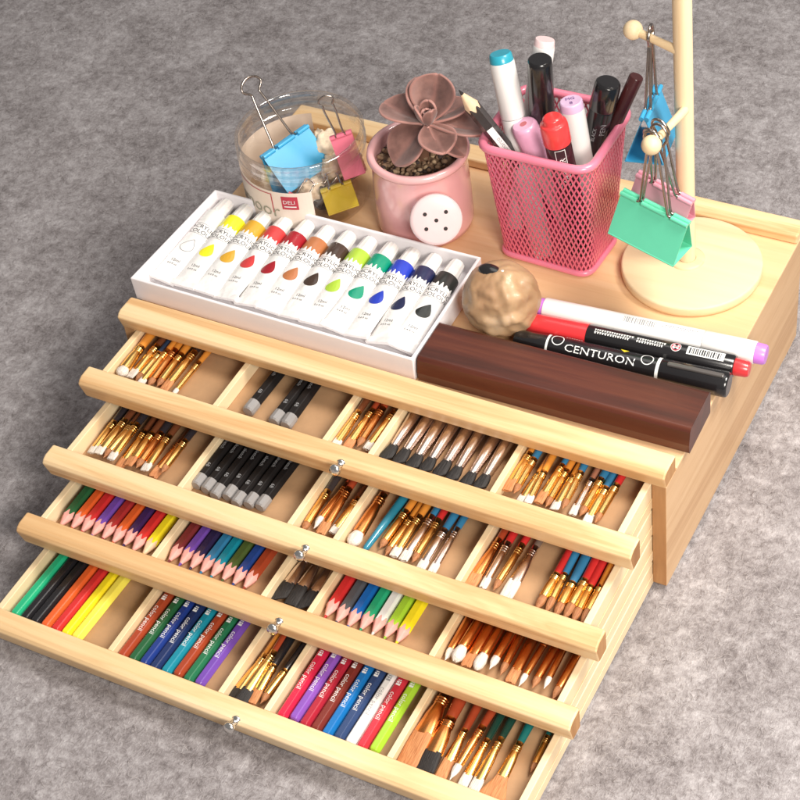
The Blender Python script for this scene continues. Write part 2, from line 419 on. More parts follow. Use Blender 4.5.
def tip_pencil(label, group, p0, p1, col, wood_m=wood_pink, R=HEXR, length=.175, cone=.0140, name='colored_pencil', up=(0, 0, 1)):
    r = empty(name); tag(r, label, 'pencil', group); orient(r, p0, p1, up)
    pm = paint(col)
    def ringR(a):  # hexagon with slightly rounded corners
        s = (a+PI/6) % (PI/3)-PI/6
        return R*.93/math.cos(s)*.97
    n = 36
    def body():
        m = MB(); vs = []
        for yy, k in ((None, 1), (length-.001, 1), (length, .9)):
            for i in range(n):
                a = 2*PI*i/n; rad = ringR(a)*k; y = cone+.0022*math.cos(6*a) if yy is None else yy
                vs.append((rad*math.sin(a), y, rad*math.cos(a)))
        fs = [(q*n+i, (q+1)*n+i, (q+1)*n+(i+1) % n, q*n+(i+1) % n) for q in range(2) for i in range(n)]
        m.add(vs, fs, 0, False); m.add(vs[-n:], [tuple(range(n))]); return m.mesh('shaft', pm)
    def conem():
        m = MB(); vs = []
        for q in range(3):
            for i in range(n):
                a = 2*PI*i/n; rr = ringR(a)
                if q == 0: y, rad = .0038, R*.26
                elif q == 1: y, rad = cone*.72, R*.80
                else: y, rad = cone+.0022*math.cos(6*a), rr*.985
                vs.append((rad*math.sin(a), y, rad*math.cos(a)))
        fs = [(q*n+i, (q+1)*n+i, (q+1)*n+(i+1) % n, q*n+(i+1) % n) for q in range(2) for i in range(n)]
        m.add(vs, fs, 0, True); return m.mesh('sharpened_wood', wood_m)
    link(cached(('pb', pm.name, R, length, cone), body), 'shaft', r)
    link(cached(('pc', wood_m.name, R, cone), conem), 'sharpened_wood', r)
    lm = paint(tuple(c*.8 for c in col))
    link(cached(('pl', lm.name, R), lofted([(0, .0003, .0003), (.0012, R*.12, R*.12), (.0040, R*.275, R*.275)], lm, 12)), 'lead', r)
    return r
def text_pencil(label, group, p0, p1, col, writing=True, R=HEXR, length=.175, name='colored_pencil', light=False):
    r = empty(name); tag(r, label, 'pencil', group); orient(r, p0, p1)
    pm = paint(col)
    def body():
        m = MB(); n = 6
        sec = [(0, R*.55), (.0008, R*.85), (.002, R*.99), (.0035, R), (length-.001, R), (length, R*.9)]
        m.loft([(y, q, q) for y, q in sec], n, 0, True, False, 0)
        return m.mesh('shaft', pm)
    o = link(cached(('tp', pm.name, R, length), body), 'shaft', r, .0005)
    if writing:
        zt = R*math.cos(PI/6)+.00006
        def wr():
            m = MB(); f = lambda x, y: (y-.0013, .044-x, zt)
            text_mb(m, 'color pencil', .0046, f)
            g2 = lambda x, y: (y, x, zt)
            for k in range(3):
                yy = .0495+k*.0062
                quad_mb(m, yy, yy+.0014, -.0014, .0015, g2); quad_mb(m, yy+.0018, yy+.0030, -.0014, .0002, g2); quad_mb(m, yy+.0018, yy+.0030, .0006, .0014, g2); quad_mb(m, yy+.0036, yy+.0042, -.0012, .0012, g2)
            return m.mesh('lettering', ink_grey if light else ink_white)
        link(cached(('wr', R, light), wr), 'lettering', r)
    return r
def black_pencil(label, group, p0, p1, R=.0041, length=.175, marks=True):
    r = empty('drawing_pencil'); tag(r, label, 'pencil', group); orient(r, p0, p1)
    bm = plain('matte_black_paint', (.010, .008, .008), .5, coat=0, spec=.3) if 'bp' not in mesh_cache else mesh_cache['bp']
    mesh_cache['bp'] = bm
    link(cached(('bpb', R), lofted([(.009, R, R), (length, R, R)], bm, 6, 0, False)), 'shaft', r, .0004)
    link(cached(('bpe', R), lofted([(0, R*.8, R*.8), (.001, R*.99, R*.99), (.0088, R*1.01, R*1.01), (.0091, R*.99, R*.99)], grey_cap, 12, 0, False)), 'end_cap', r, .0003)
    if marks:
        zt = R*math.cos(PI/6)+.00006
        def wr():
            m = MB(); text_mb(m, '6B', .0036, lambda x, y: (y-.0012, .019-x, zt)); text_mb(m, 'sketch', .0036, lambda x, y: (y-.0012, .042-x, zt)); return m.mesh('lettering', ink_grey)
        link(cached('bpw', wr), 'lettering', r)
    return r

ORD = ['first', 'second', 'third', 'fourth', 'fifth', 'sixth', 'seventh', 'eighth', 'ninth', 'tenth', 'eleventh', 'twelfth', 'thirteenth']
DN = ['top', 'second', 'third', 'bottom']
CN = ['far left', 'left of middle', 'narrow middle', 'right of middle', 'far right']
def lab(what, i, d, c): return f'{what}, {ORD[i]} from left, {CN[c]} section of {DN[d]} drawer'
def grp(kind, d, c): return f'{kind} in the {CN[c]} section of the {DN[d]} drawer'
def spot(d, x, r, gap, ang=0, lift=0):
    """front end and back end of an item lying on the floor of drawer d"""
    y0 = -PULL[d]+.0112+gap; z = ZK[d]+FLOOR+r+lift
    a = math.radians(ang)
    return (x, y0, z), (x+math.sin(a)*.17, y0+math.cos(a)*.17, z+.0005)
RED = (.62, .03, .03); BLU = (.035, .20, .38); ORG = (.72, .27, .04); BRN = (.16, .05, .02); NAVY = (.015, .03, .11); DKR = (.20, .03, .03)
BLK = (.014, .013, .015); GRN = (.02, .36, .17); DGRN = (.02, .11, .04); YEL = (.88, .72, .02); PUR = (.17, .07, .40); TEAL = (.01, .24, .33); WHT = (.82, .80, .77)
LIME = (.36, .60, .04); ORED = (.74, .12, .025); RBRN = (.36, .055, .02); GREY = (.09, .09, .10); COP = (.42, .17, .10)
def row(d, c, xs, specs, r=.0032):
    for i, (x, s) in enumerate(zip(xs, specs)):
        s = dict(s); col = s.pop('col', ORG); what = s.pop('what'); gap = max(.0008, s.pop('gap', .006)+random.uniform(-.003, .003))
        ang = s.pop('ang', 0)+random.uniform(-3, 3); lift = s.pop('lift', 0)+random.choice((0, .0012, .0026))
        p0, p1 = spot(d, x, s.get('hr', r), gap, ang, lift)
        brush(lab(what, i, d, c), grp('brushes', d, c), p0, p1, hmat=paint(col), roll=random.uniform(-.25, .25) if s.get('shape') in ('flat',) else 0, **s)
def lin(a, b, n): return [a+(b-a)*i/(n-1) for i in range(n)]
Gw = dict(what='gold ferruled brush with white tip', bmat=br_white, shape='flat', w=.0027, L=.0065)
Gwr = dict(what='slim gold brush with white point', bmat=br_white, shape='round', w=.0019, L=.010, neck=.0020)
Gb = dict(what='gold ferruled brush with brown bristles', bmat=br_brown, shape='round', w=.0025, L=.0085)
Gbf = dict(what='gold ferruled brush with flat brown bristles', bmat=br_orange, shape='flat', w=.0032, L=.0095)
Sf = dict(what='silver ferruled brush with pale bristles', bmat=br_white, shape='flat', w=.0028, L=.008, fmat=silver)
mopw = dict(what='brush with rounded fluffy white tip', bmat=br_white, shape='mop', w=.0036, h=.0032, L=.013, fmat=copper, fl=.036, neck=.0032, hr=.0040)
thick = dict(fmat=copper, fl=.042, neck=.0033, hr=.0040, L=.010)
def U(a, **k): z = dict(a); z.update(k); return z
def H(a, w): return w+' '+a

# top drawer
row(0, 0, [.0205, .0262, .0318, .0376, .0432, .0490, .0552, .0628], [
    U(mopw, what='brush with fat white mop tip', L=.008, w=.0042, gap=.005, fmat=gold, fl=.02), U(Gbf, what='brush with golden flat bristles', col=BRN, bmat=br_white, lift=.001),
    U(Gb, what='gold brush with navy handle', col=(.03, .06, .12), fl=.021), U(Gw, lift=.002, gap=.004), U(Gb, what='brush with brown bristles', fmat=copper),
    U(Gb, col=ORG, lift=.001), U(Gbf, what='brush with amber tapered bristles', col=(.03, .02, .02), w=.0028), U(Gwr, what='slim brush with orange handle', col=ORG, ang=3, gap=.003)])
for i, (x, a) in enumerate([(.1195, 2.0), (.1405, 1.5), (.1495, -.5)]):
    p0, p1 = spot(0, x, .0042, .0085-.002*(i > 0), a)
    black_pencil(lab('black pencil with grey end', i, 0, 1), grp('black pencils', 0, 1), p0, p1, R=.0045)
row(0, 2, [.1895, .1960, .2025, .2090], [U(Gw, what='brush with chisel white tip', col=BRN, gap=.002, w=.003), U(Gbf, col=RBRN), U(Gb, col=RBRN, fmat=copper), U(Gw, what='brush with white tip', col=BRN)])
for i, x in enumerate(lin(.2245, .2910, 8)):
    p0, p1 = spot(0, x, .0036, .0020+random.uniform(-.001, .001), random.uniform(-1, 1), .0008*(i % 2)+.0006)
    brush(lab('silver brush with black angled bristles', i, 0, 3), grp('black tipped brushes', 0, 3), p0, p1, shape='angled', w=.0030, h=.0028, L=.0150, fl=.052, fmat=silver, bmat=br_black, hmat=paint(COP), neck=.0046, hr=.0046)
cols = [ORG, BLU, ORG, ORG, BLU, ORG, ORG, BLU, COP, BLU, BLU, RED]
kinds = [Gbf, Gb, U(Gw, w=.0032), Gw, Gbf, Gb, Gw, Gb, Sf, Gb, Gw, Gb]
cn = {ORG: 'orange', BLU: 'blue', COP: 'copper', RED: 'red', BRN: 'brown', BLK: 'black', TEAL: 'teal', RBRN: 'russet'}
row(0, 4, lin(.3080, .3690, 12), [U(k, col=c_, lift=.0022*(i % 2), fl=.023, what='brush with '+cn[c_]+' handle', w=k['w']*.95) for i, (k, c_) in enumerate(zip(kinds, cols))])
# second drawer
row(1, 0, lin(.0215, .0800, 10), [U(k, col=BRN if i % 3 else (.03, .025, .03), lift=.0018*(i % 2), fl=.026) for i, k in enumerate([
    Gw, U(Gw, w=.0030), Gb, U(Gw, gap=.004), Gbf, Gbf, U(Gb, fmat=copper), U(Gw, gap=.005, w=.0030), U(Gbf, fmat=copper), Gb])])
for i, x in enumerate(lin(.1052, .1545, 7)):
    p0, p1 = spot(1, x, .0038, random.uniform(.006, .0105), 1.2+random.uniform(-.7, .7))
    black_pencil(lab('black pencil with grey end', i, 1, 1), grp('black pencils', 1, 1), p0, p1)
row(1, 2, [.1900, .1965, .2030, .2098], [U(Gb, col=(.05, .04, .04)), U(Gwr, w=.0028, what='brush with white pointed tip', bmat=br_white, fmat=copper, col=RBRN), U(Gbf, fmat=copper, col=RBRN), U(Gw, col=BRN)])
row(1, 3, [.2255], [U(mopw, col=BRN, gap=.004, w=.0046)])
p0, p1 = spot(1, .2345, .0034, .004, 3.5)
st = empty('blue_stick'); tag(st, 'long teal blue tapered brush handle lying beside the white mop brush', 'brush handle'); orient(st, p0, p1)
m = MB(); m.loft([(0, .0012, .0012), (.003, .0022, .0022), (.03, .0028, .0028), (.09, .0036, .0036), (.15, .0030, .0030)], 18); m.build('handle', paint((.02, .20, .30)), st)
m = MB(); m.loft([(.1498, .0031, .0031), (.168, .0030, .0030)], 18); m.build('ferrule', silver, st)
def row2(d, c, start, xs, specs):
    for i, (x, s) in enumerate(zip(xs, specs)):
        s = dict(s); col = s.pop('col', ORG); what = s.pop('what'); gap = s.pop('gap', .006); ang = s.pop('ang', 0)+random.uniform(-2, 2); lift = s.pop('lift', 0)+random.choice((0, .0015))
        p0, p1 = spot(d, x, s.get('hr', .0032), gap, ang, lift)
        brush(lab(what, i+start, d, c), grp('brushes', d, c), p0, p1, hmat=paint(col), **s)
row2(1, 3, 2, [.2425, .2485, .2545, .2610, .2675, .2745, .2815], [
    U(Gb, col=ORG, ang=2, gap=.010), U(Gb, col=ORG, ang=2), U(Sf, col=ORG, fmat=gold, lift=.002), U(Sf, col=BLU, what='silver ferruled brush with blue handle', lift=.001), U(Gb, col=RED, what='brush with red handle'),
    U(Sf, col=BLU, what='silver ferruled brush with blue handle', gap=.003), U(Sf, col=BLU, what='silver ferruled brush with blue handle', gap=.004)])
row2(1, 4, 0, [.3080, .3160, .3235, .3320], [
    U(Gbf, w=.0040, h=.0024, fmat=copper, fl=.034, col=RBRN, what='wide copper brush with brown bristles', gap=.002, L=.014), U(Sf, col=RED, what='brush with red handle and pale ferrule', w=.0022), U(Gb, col=RED, what='brush with red handle'),
    U(Sf, w=.0042, h=.0022, L=.016, fl=.028, col=(.20, .14, .11), what='wide silver brush with pale bristles', gap=.002)])
row2(1, 4, 4, [.3535, .3600, .3660, .3720, .3775, .3830], [U(Gb, col=c_, ang=-.5, fl=.018, L=.013, gap=.001, what='brush with '+n_+' handle', fmat=gold, w=.0027, lift=.002*(i % 2)) for i, (c_, n_) in enumerate([(RED, 'red'), (BLU, 'blue'), (BLU, 'blue'), (RED, 'red'), (RED, 'red'), (ORG, 'orange')])])
# third drawer
for i, (x, c_, n_) in enumerate(zip(lin(.0222, .0885, 9), [DGRN, ORED, RED, PUR, (.38, .03, .03), ORED, (.05, .02, .10), RED, YEL], ['dark green', 'orange red', 'red', 'purple', 'dark red', 'vermilion', 'deep violet', 'red', 'yellow'])):
    p0, p1 = spot(2, x, .0039, .0010+random.uniform(-.0012, .0012), 1+random.uniform(-.6, .6))
    tip_pencil(lab(n_+' sharpened pencil', i, 2, 0), grp('sharpened pencils', 2, 0), p0, p1, c_, wood_pale if i == 8 else wood_pink)
for i, (x, c_, n_) in enumerate(zip(lin(.1075, .1650, 8), [DKR, PUR, (.03, .02, .07), BLU, TEAL, (.08, .12, .03), (.02, .06, .26), RBRN], ['maroon', 'violet', 'near black', 'blue', 'teal', 'olive', 'royal blue', 'russet'])):
    p0, p1 = spot(2, x, .0039, .0020+random.uniform(-.001, .001), 1.5+random.uniform(-.5, .5))
    tip_pencil(lab(n_+' sharpened pencil', i, 2, 1), grp('sharpened pencils', 2, 1), p0, p1, c_)
for i, (x, w_) in enumerate(zip([.1905, .1995, .2090], [.0048, .0048, .0034])):
    p0, p1 = spot(2, x, .0036, .0045, 0, .0006*(i == 1))
    brush(lab('dark brush with black bristles', i, 2, 2), grp('black tipped brushes', 2, 2), p0, p1, shape='angled' if i != 1 else 'flat', w=w_, h=.0028, L=.017, fl=.028, fmat=silver, bmat=br_black, hmat=paint((.10, .06, .05)), neck=.0028, hr=.0032)
for i, (x, c_, n_) in enumerate(zip(lin(.2248, .2755, 7), [RED, GREY, (.01, .12, .42), GRN, WHT, LIME, YEL], ['red', 'dark grey', 'blue', 'green', 'white', 'lime green', 'yellow'])):
    p0, p1 = spot(2, x, .0039, .0018+random.uniform(-.001, .001), .5+random.uniform(-.5, .5))
    tip_pencil(lab(n_+' sharpened pencil', i, 2, 3), grp('sharpened pencils', 2, 3), p0, p1, c_)
ks = [U(Gwr, w=.0026, **thick), U(mopw, w=.0036, gap=.003), U(Gbf, **thick), U(mopw, w=.0034, gap=.004), U(Gwr, w=.0026, **thick), U(Gb, **thick), U(Gbf, **thick), U(Gwr, w=.0018, fmat=copper), U(Gb, **thick), U(Gwr, w=.0018, fmat=copper), U(Gb, **thick)]
row(2, 4, lin(.3090, .3810, 11), [U(k, col=(.40, .13, .035), lift=.0012*(i % 2), what='russet '+k['what'].replace('gold ferruled ', 'copper ').replace('gold ', 'copper ')) for i, k in enumerate(ks)])
# bottom drawer
for i, (x, c_, n_) in enumerate(zip(lin(.0208, .0700, 7), [(.02, .42, .20), BLK, BLK, ORED, RED, YEL, (.90, .78, .10)], ['bright green', 'black', 'black', 'orange red', 'red', 'yellow', 'pale yellow'])):
    p0, p1 = spot(3, x, .0037, .0015, 2)
    text_pencil(lab(n_+' plain hexagonal pencil', i, 3, 0), grp('plain pencils', 3, 0), p0, p1, c_, False, R=.0043)
for i, (x, c_, n_) in enumerate(zip(lin(.1062, .1640, 8), [RBRN, DGRN, (.015, .04, .22), NAVY, TEAL, RBRN, (.02, .16, .07), PUR], ['brick red', 'dark green', 'blue', 'navy', 'teal', 'russet', 'green', 'purple'])):
    p0, p1 = spot(3, x, .0036, random.uniform(.0008, .0045), 1.8+random.uniform(-.5, .5))
    text_pencil(lab(n_+' pencil with white lettering', i, 3, 1), grp('lettered pencils', 3, 1), p0, p1, c_)
row(3, 2, [.1895, .1968, .2030, .2085], [
    U(Gbf, what='gold brush with black square bristles', bmat=br_black, w=.0044, h=.0026, L=.011, fl=.030, gap=.001, col=ORG), U(Gbf, what='gold brush with black square bristles', bmat=br_black, w=.0042, h=.0026, L=.010, fl=.030, gap=.001, lift=.002, col=RBRN),
    U(Gw, what='gold brush with black handle', col=BLK, L=.012, bmat=br_orange, fl=.022), U(Gb, what='slim gold brush with black handle', col=BLK, fl=.020, ang=2)])
for i, (x, c_, n_) in enumerate(zip(lin(.2248, .2890, 9), [(.60, .02, .06), (.25, .09, .46), (.40, .02, .04), (.20, .03, .02), (.01, .16, .46), (.03, .06, .16), WHT, (.55, .03, .05), LIME], ['crimson', 'purple', 'dark red', 'brown', 'blue', 'navy', 'white', 'red', 'lime green'])):
    p0, p1 = spot(3, x, .0036, random.uniform(.0006, .004), .8+random.uniform(-.5, .5))
    text_pencil(lab(n_+(' pencil with grey lettering' if n_ == 'white' else ' pencil with white lettering'), i, 3, 3), grp('lettered pencils', 3, 3), p0, p1, c_, light=(n_ == 'white'))
row(3, 4, [.3125, .3245, .3345, .3415, .3485, .3565, .3680, .3815], [
    U(Gbf, what='wide brush with orange brown flat bristles', w=.0062, h=.0032, L=.024, fl=.03, fmat=copper, neck=.0035, hr=.0040, gap=.001, col=RBRN),
    U(Gbf, what='wide flat brush with black square bristles', w=.0056, h=.0030, L=.015, fl=.028, fmat=copper, bmat=br_black, neck=.0034, hr=.0038, gap=.003, lift=.001, col=RBRN),
    U(Gbf, what='gold brush with brown bristles', w=.0036, L=.016, fl=.026, col=RBRN, gap=.002), U(Gb, what='copper brush with white tip', bmat=br_white, fmat=copper, L=.012, lift=.002, col=RBRN, gap=.003),
    U(Gw, what='gold brush with white tip', w=.0032, L=.011, fl=.030, col=(.01, .05, .035), gap=.001), U(Gw, what='gold brush with broad white tip', w=.0036, L=.010, fl=.030, col=(.01, .05, .035), gap=.002, lift=.001),
    U(Gb, what='fan brush with teal handle', shape='fan', w=.0036, h=.0018, L=.019, fl=.026, bmat=br_orange, col=(.01, .16, .15), gap=.001, ang=1), U(Gb, what='slim brush with teal handle', w=.0016, neck=.0018, fl=.02, col=(.01, .16, .15), gap=.030, ang=-.5, hr=.0022)])

# ------------------------------------------------------------------ paint tubes in their white tray
A = Vector((-.0050, .0245)); B = Vector((.2165, .0235)); C_ = Vector((.2145, .1300)); E_ = Vector((.0005, .1290))
def wtf(u, v, z):   # u along the length, v along the depth
    p = (A*(1-u)+B*u)*(1-v)+(E_*(1-u)+C_*u)*v; return (p.x, p.y, z)
wt = empty('paint_tray', (A.x, A.y, T)); tag(wt, 'white open tray holding a row of paint tubes on the box top', 'tray')
def tray_ring(i, z): return [(Vector(wtf(u, v, T+z))-Vector((A.x, A.y, T))) for u, v in ((i, i*2), (1-i, i*2), (1-i, 1-i*2), (i, 1-i*2))]
m = MB(); rings = [tray_ring(0.002, .0002), tray_ring(0, .0190), tray_ring(.0003, .0198), tray_ring(.0100, .0198), tray_ring(.0115, .0185), tray_ring(.016, .0050), tray_ring(.018, .0042)]
vs = [p for r_ in rings for p in r_]; fs = []
for k in range(len(rings)-1):
    for i in range(4): fs.append((k*4+i, k*4+(i+1) % 4, (k+1)*4+(i+1) % 4, (k+1)*4+i))
L_ = len(rings)-1; fs.append((L_*4, L_*4+1, L_*4+2, L_*4+3)); fs.append((3, 2, 1, 0)); m.add(vs, fs)
m.build('tray_shell', white_card, wt, .0009, 3)
TL = .0865   # body + cap
def S_(y, th, e=0):
    """tube body surface; y from the flat crimp (0) to the shoulder, th from the top"""
    ks = [(0, .0096, .0006), (.005, .0096, .0008), (.022, .0093, .0038), (.045, .0088, .0060), (.066, .0082, .0070), (.0705, .0080, .0070), (.0728, .0054, .0054)]
    y = max(0, min(.0728, y))
    for a, b in zip(ks, ks[1:]):
        if y <= b[0]: break
    t = (y-a[0])/(b[0]-a[0]); rx = a[1]+(b[1]-a[1])*t+e; rz = a[2]+(b[2]-a[2])*t+e
    return (rx*math.sin(th), y, rz*math.cos(th))
tube_white = plain('tube_soft_white', (.84, .82, .80), .34, var=.03, coat=.3, scale=50, bmp=0)
_t = tube_white.node_tree; _n = noise_node(_t, 70, 3, .5, objvec(_t)); bump(_t, _t.nodes['Principled BSDF'], _n.outputs['Fac'], .55, .004)
def tube_body():
    m = MB(); n = 28; ys = [0, .004, .008, .015, .022, .03, .038, .045, .055, .066, .069, .0705, .0717, .0728]; vs = []
    for y in ys:
        for i in range(n): vs.append(S_(y, 2*PI*i/n))
    fs = [(k*n+i, k*n+(i+1) % n, (k+1)*n+(i+1) % n, (k+1)*n+i) for k in range(len(ys)-1) for i in range(n)]
    m.add(vs, fs, 0, True); m.add(vs[:n], [tuple(range(n))]); m.box(-.0097, .0097, -.0006, .0042, -.0010, .0012)
    return m.mesh('tube_body', tube_white)
def tube_cap():
    m = MB(); n = 24; vs = []; secs = [(.0722, .0052), (.0730, .0060), (.0845, .0053), (.0862, .0049), (.0868, .0036)]
    for y, r in secs:
        for i in range(n):
            rr = r*(1+.05*(i % 2)); vs.append((rr*math.sin(2*PI*i/n), y, rr*math.cos(2*PI*i/n)))
    fs = [(k*n+i, k*n+(i+1) % n, (k+1)*n+(i+1) % n, (k+1)*n+i) for k in range(len(secs)-1) for i in range(n)]
    m.add(vs, fs, 0, False); m.add(vs[-n:], [tuple(reversed(range(n)))]); return m.mesh('cap', cap_m)
cap_m = plain('frosted_cap_plastic', (.80, .77, .74), .25, coat=.3, sss=.2)
def band_mesh(mt):
    m = MB(); n = 48; vs = []
    for j in range(5):
        for i in range(n+1):
            th = -1.75+3.5*i/n; zig = .0030*abs(((i/n*7.5) % 1)*2-1)+.0012*math.sin(i*1.3)
            y0 = .0575+zig; y = y0+(.0705-y0)*j/4; vs.append(S_(y, th, .00012))
    m.add(vs, [(j*(n+1)+i, j*(n+1)+i+1, (j+1)*(n+1)+i+1, (j+1)*(n+1)+i) for j in range(4) for i in range(n)], 0, True)
    return m.mesh('color_band', mt)
def onTube(y0, x0=0): return lambda x, y: S_(y0+y, (x+x0)/.0076, .00016)
def tube_text():
    m = MB(); text_mb(m, 'ACRYLIC', .0046, onTube(.0512, -.0078)); text_mb(m, 'COLOUR', .0046, onTube(.0466, -.0078))
    quad_mb(m, -.007, .007, 0, .0002, onTube(.0455), 0, 12, 1); quad_mb(m, -.007, .007, 0, .0002, onTube(.0556), 0, 12, 1)
    text_mb(m, '12ml', .0030, onTube(.0175, -.0034)); text_mb(m, '0.4 fl oz', .0020, onTube(.0145, -.0044)); return m.mesh('lettering', ink_black)
def drop_mesh(mt, outline=False):
    m = MB(); P = []
    for i in range(28):
        a = 2*PI*i/28; r = .0034
        x = r*math.sin(a)*(1 if math.cos(a) < 0 else (1-.72*math.cos(a)**1.2)); y = -r*math.cos(a)*-1
        y = (.0052*math.cos(a) if math.cos(a) > 0 else .0034*math.cos(a))
        P.append((x+.0012*max(0, math.cos(a)), y))
    f = onTube(.0325); P = [(x*1.35, y*1.45) for x, y in P]
    if outline:
        Q = [(x*.9, y*.9) for x, y in P]; vs = [f(*p) for p in P]+[f(*p) for p in Q]
        m.add(vs, [(i, (i+1) % 28, 28+(i+1) % 28, 28+i) for i in range(28)])
    else:
        vs = [f(0, 0)]
        for k in (.5, 1): vs += [f(x*k, y*k) for x, y in P]
        m.add(vs, [(0, 1+i, 1+(i+1) % 28) for i in range(28)]+[(1+i, 29+i, 29+(i+1) % 28, 1+(i+1) % 28) for i in range(28)])
    return m.mesh('color_drop', mt)
tcols = [('white', (.78, .77, .74)), ('lemon yellow', (.88, .80, .02)), ('ochre', (.66, .36, .03)), ('scarlet', (.62, .05, .05)), ('crimson', (.36, .01, .02)), ('burnt orange', (.48, .17, .06)),
         ('umber brown', (.055, .03, .02)), ('lime green', (.40, .60, .05)), ('emerald green', (.0, .28, .16)), ('blue', (.02, .05, .48)), ('dark navy', (.015, .02, .07)), ('black', (.012, .014, .012))]
for i, (n_, c_) in enumerate(tcols):
    u = .060+(.918-.060)*i/11
    mt = plain('tube_label_color', c_, .35, coat=.3)
    x0, y0, _ = wtf(u+.000, .150, 0); x1, y1, _ = wtf(u-.006+.0105*i/11, .95, 0)
    r = empty('paint_tube'); tag(r, f'{n_} acrylic paint tube, {ORD[i]} from the left in the white tray', 'paint tube', 'paint tubes in the white tray')
    orient(r, (x0, y0, T+.0042+.0046), (x1, y1, T+.0042+.0074), roll=random.uniform(-.28, .28))
    link(cached('tb', tube_body), 'tube_body', r); link(cached('tc', tube_cap), 'cap', r)
    link(band_mesh(mt), 'color_band', r); link(drop_mesh(ink_grey if i == 0 else mt, i == 0), 'color_drop', r); link(cached('tt', tube_text), 'lettering', r)

# ------------------------------------------------------------------ rosewood block
blk = MB()
ang = math.atan2(.0045, .185)
hw, L0 = .0185, .1855
prof = [(-hw, .0002), (-hw-.0006, .008), (-hw+.0012, .0176), (-hw+.0030, .0200), (hw-.001, .0202), (hw+.001, .0184), (hw+.001, .0002)]
blk.prism_x([(a, b) for a, b in reversed(prof)], -L0/2, L0/2, 0, None, 0)
o = blk.build('rosewood_block', rosewood, None, .0022, 4)
tag(o, 'long dark red polished wood block lying along the front edge of the box top', 'wood block')
o.location = (.3105, .0455, T); o.rotation_euler.z = ang*.9

# ------------------------------------------------------------------ markers
def pen(name, label, cat, p0, p1, segs, group=None, up=(0, 0, 1), roll=0):
    r = empty(name); tag(r, label, cat, group); orient(r, p0, p1, up, roll)
    for part, prof_, mt in segs:
        m = MB(); m.loft([(y, q, q) for y, q in prof_], 32); o = m.build(part, mt, r, .0004)
    return r
def cyl(R, e=.0001): return lambda x, y: ((R+e)*math.sin(x/R), y, (R+e)*math.cos(x/R))
R = .0075
w1 = pen('marker', 'long white marker with purple ends, behind the other two lying pens', 'marker', (.2655, .1100, T+R), (.4200, .1210, T+R), [
    ('end_plug', [(0, .0062), (.0006, .0066), (.0045, .0068)], purple_plastic), ('barrel', [(.0046, .0074), (.0052, .0076), (.113, .0076), (.1135, .0073)], white_plastic),
    ('cap', [(.1137, .0073), (.1143, .0077), (.1475, .0076), (.148, .0072)], white_plastic), ('cap_plug', [(.1482, .0069), (.1535, .0067), (.1548, .0060)], purple_plastic)], 'markers lying on the box top')
m = MB(); cf = cyl(.0076); rs = random.Random(3)
y = .060
while y < .082:
    wd = rs.choice((.0003, .0005, .0008)); quad_mb(m, -.001, .0035, y, y+wd, cf, 0, 4, 1); y += wd+rs.choice((.0004, .0007))
for k in range(14): quad_mb(m, -.0005, .0002, .088+k*.0016, .0891+k*.0016, cf); quad_mb(m, .0010, .0016, .086+k*.0016, .0869+k*.0016, cf)
m.build('print', ink_grey, w1)
w2 = pen('marker', 'black marker with red cap and barcode, between two lying pens', 'marker', (.2655, .0940, T+R), (.4150, .1048, T+R), [
    ('cap', [(0, .0058), (.0012, .0066), (.006, .0070), (.040, .0076), (.0415, .0076)], red_plastic), ('barrel', [(.0416, .0073), (.0425, .0076), (.139, .0076), (.140, .0070)], black_plastic),
    ('end_plug', [(.1401, .0058), (.141, .0058), (.148, .0054), (.1495, .0045)], red_plastic)], 'markers lying on the box top')
m = MB()
def glyphs(mb, y0, y1, x, hgt, cf_):
    yy = y0
    while yy < y1:
        wd = rs.uniform(.0010, .0015); quad_mb(mb, x, x+hgt*.42, yy, yy+wd, cf_); quad_mb(mb, x+hgt*.58, x+hgt, yy+.0002, yy+wd*.8, cf_); yy += wd+.0004
glyphs(m, .047, .0725, .0002, .0014, cf); glyphs(m, .047, .070, .0022, .0014, cf); glyphs(m, .0755, .094, .0002, .0014, cf); glyphs(m, .0755, .093, .0022, .0014, cf)
quad_mb(m, -.0020, .0044, .109, .1335, cf, 0, 6, 1)
P = [(0+.0034*math.cos(a*PI/12), .1015+.0034*math.sin(a*PI/12)) for a in range(24)]
m.add([cf(.0010, .1015)]+[cf(x+.0010, y) for x, y in P], [(0, 1+(i+1) % 24, 1+i) for i in range(24)])
m.build('print', ink_white, w2)
m = MB(); cf2 = cyl(.0076, .0002); y = .1105
while y < .132:
    wd = rs.choice((.0004, .0007, .001)); quad_mb(m, -.0008, .0036, y, y+wd, cf2, 0, 4, 1); y += wd+rs.choice((.0004, .0008))
m.build('barcode', ink_black, w2)
m = MB(); f_ = cyl(.0076, .00022)
pp = [(.0010+.0030*math.cos(a*PI/12), .1015+.0030*math.sin(a*PI/12)) for a in range(24)]; qq = [(.0010+(x-.0010)*.78, .1015+(y-.1015)*.78) for x, y in pp]
m.add([f_(*p) for p in pp]+[f_(*p) for p in qq], [(i, 24+i, 24+(i+1) % 24, (i+1) % 24) for i in range(24)]); quad_mb(m, .0007, .0013, .099, .104, f_)
m.build('warning_symbol', label_red, w2)
w3 = pen('marker', 'black marker with white rings lying beside the wood block', 'marker', (.2640, .0775, T+.0073), (.4090, .0868, T+.0078), [
    ('cap', [(0, .0056), (.0010, .0062), (.0225, .0070)], black_plastic), ('ring', [(.0226, .0073), (.0240, .0073)], ink_white), ('barrel', [(.0242, .0072), (.0245, .0075), (.0970, .0077)], black_plastic),
    ('ring', [(.0972, .0079), (.0992, .0079)], ink_white), ('large_cap', [(.0994, .0078), (.100, .0081), (.142, .0084), (.1435, .0080), (.1440, .0070)], black_plastic)], 'markers lying on the box top')
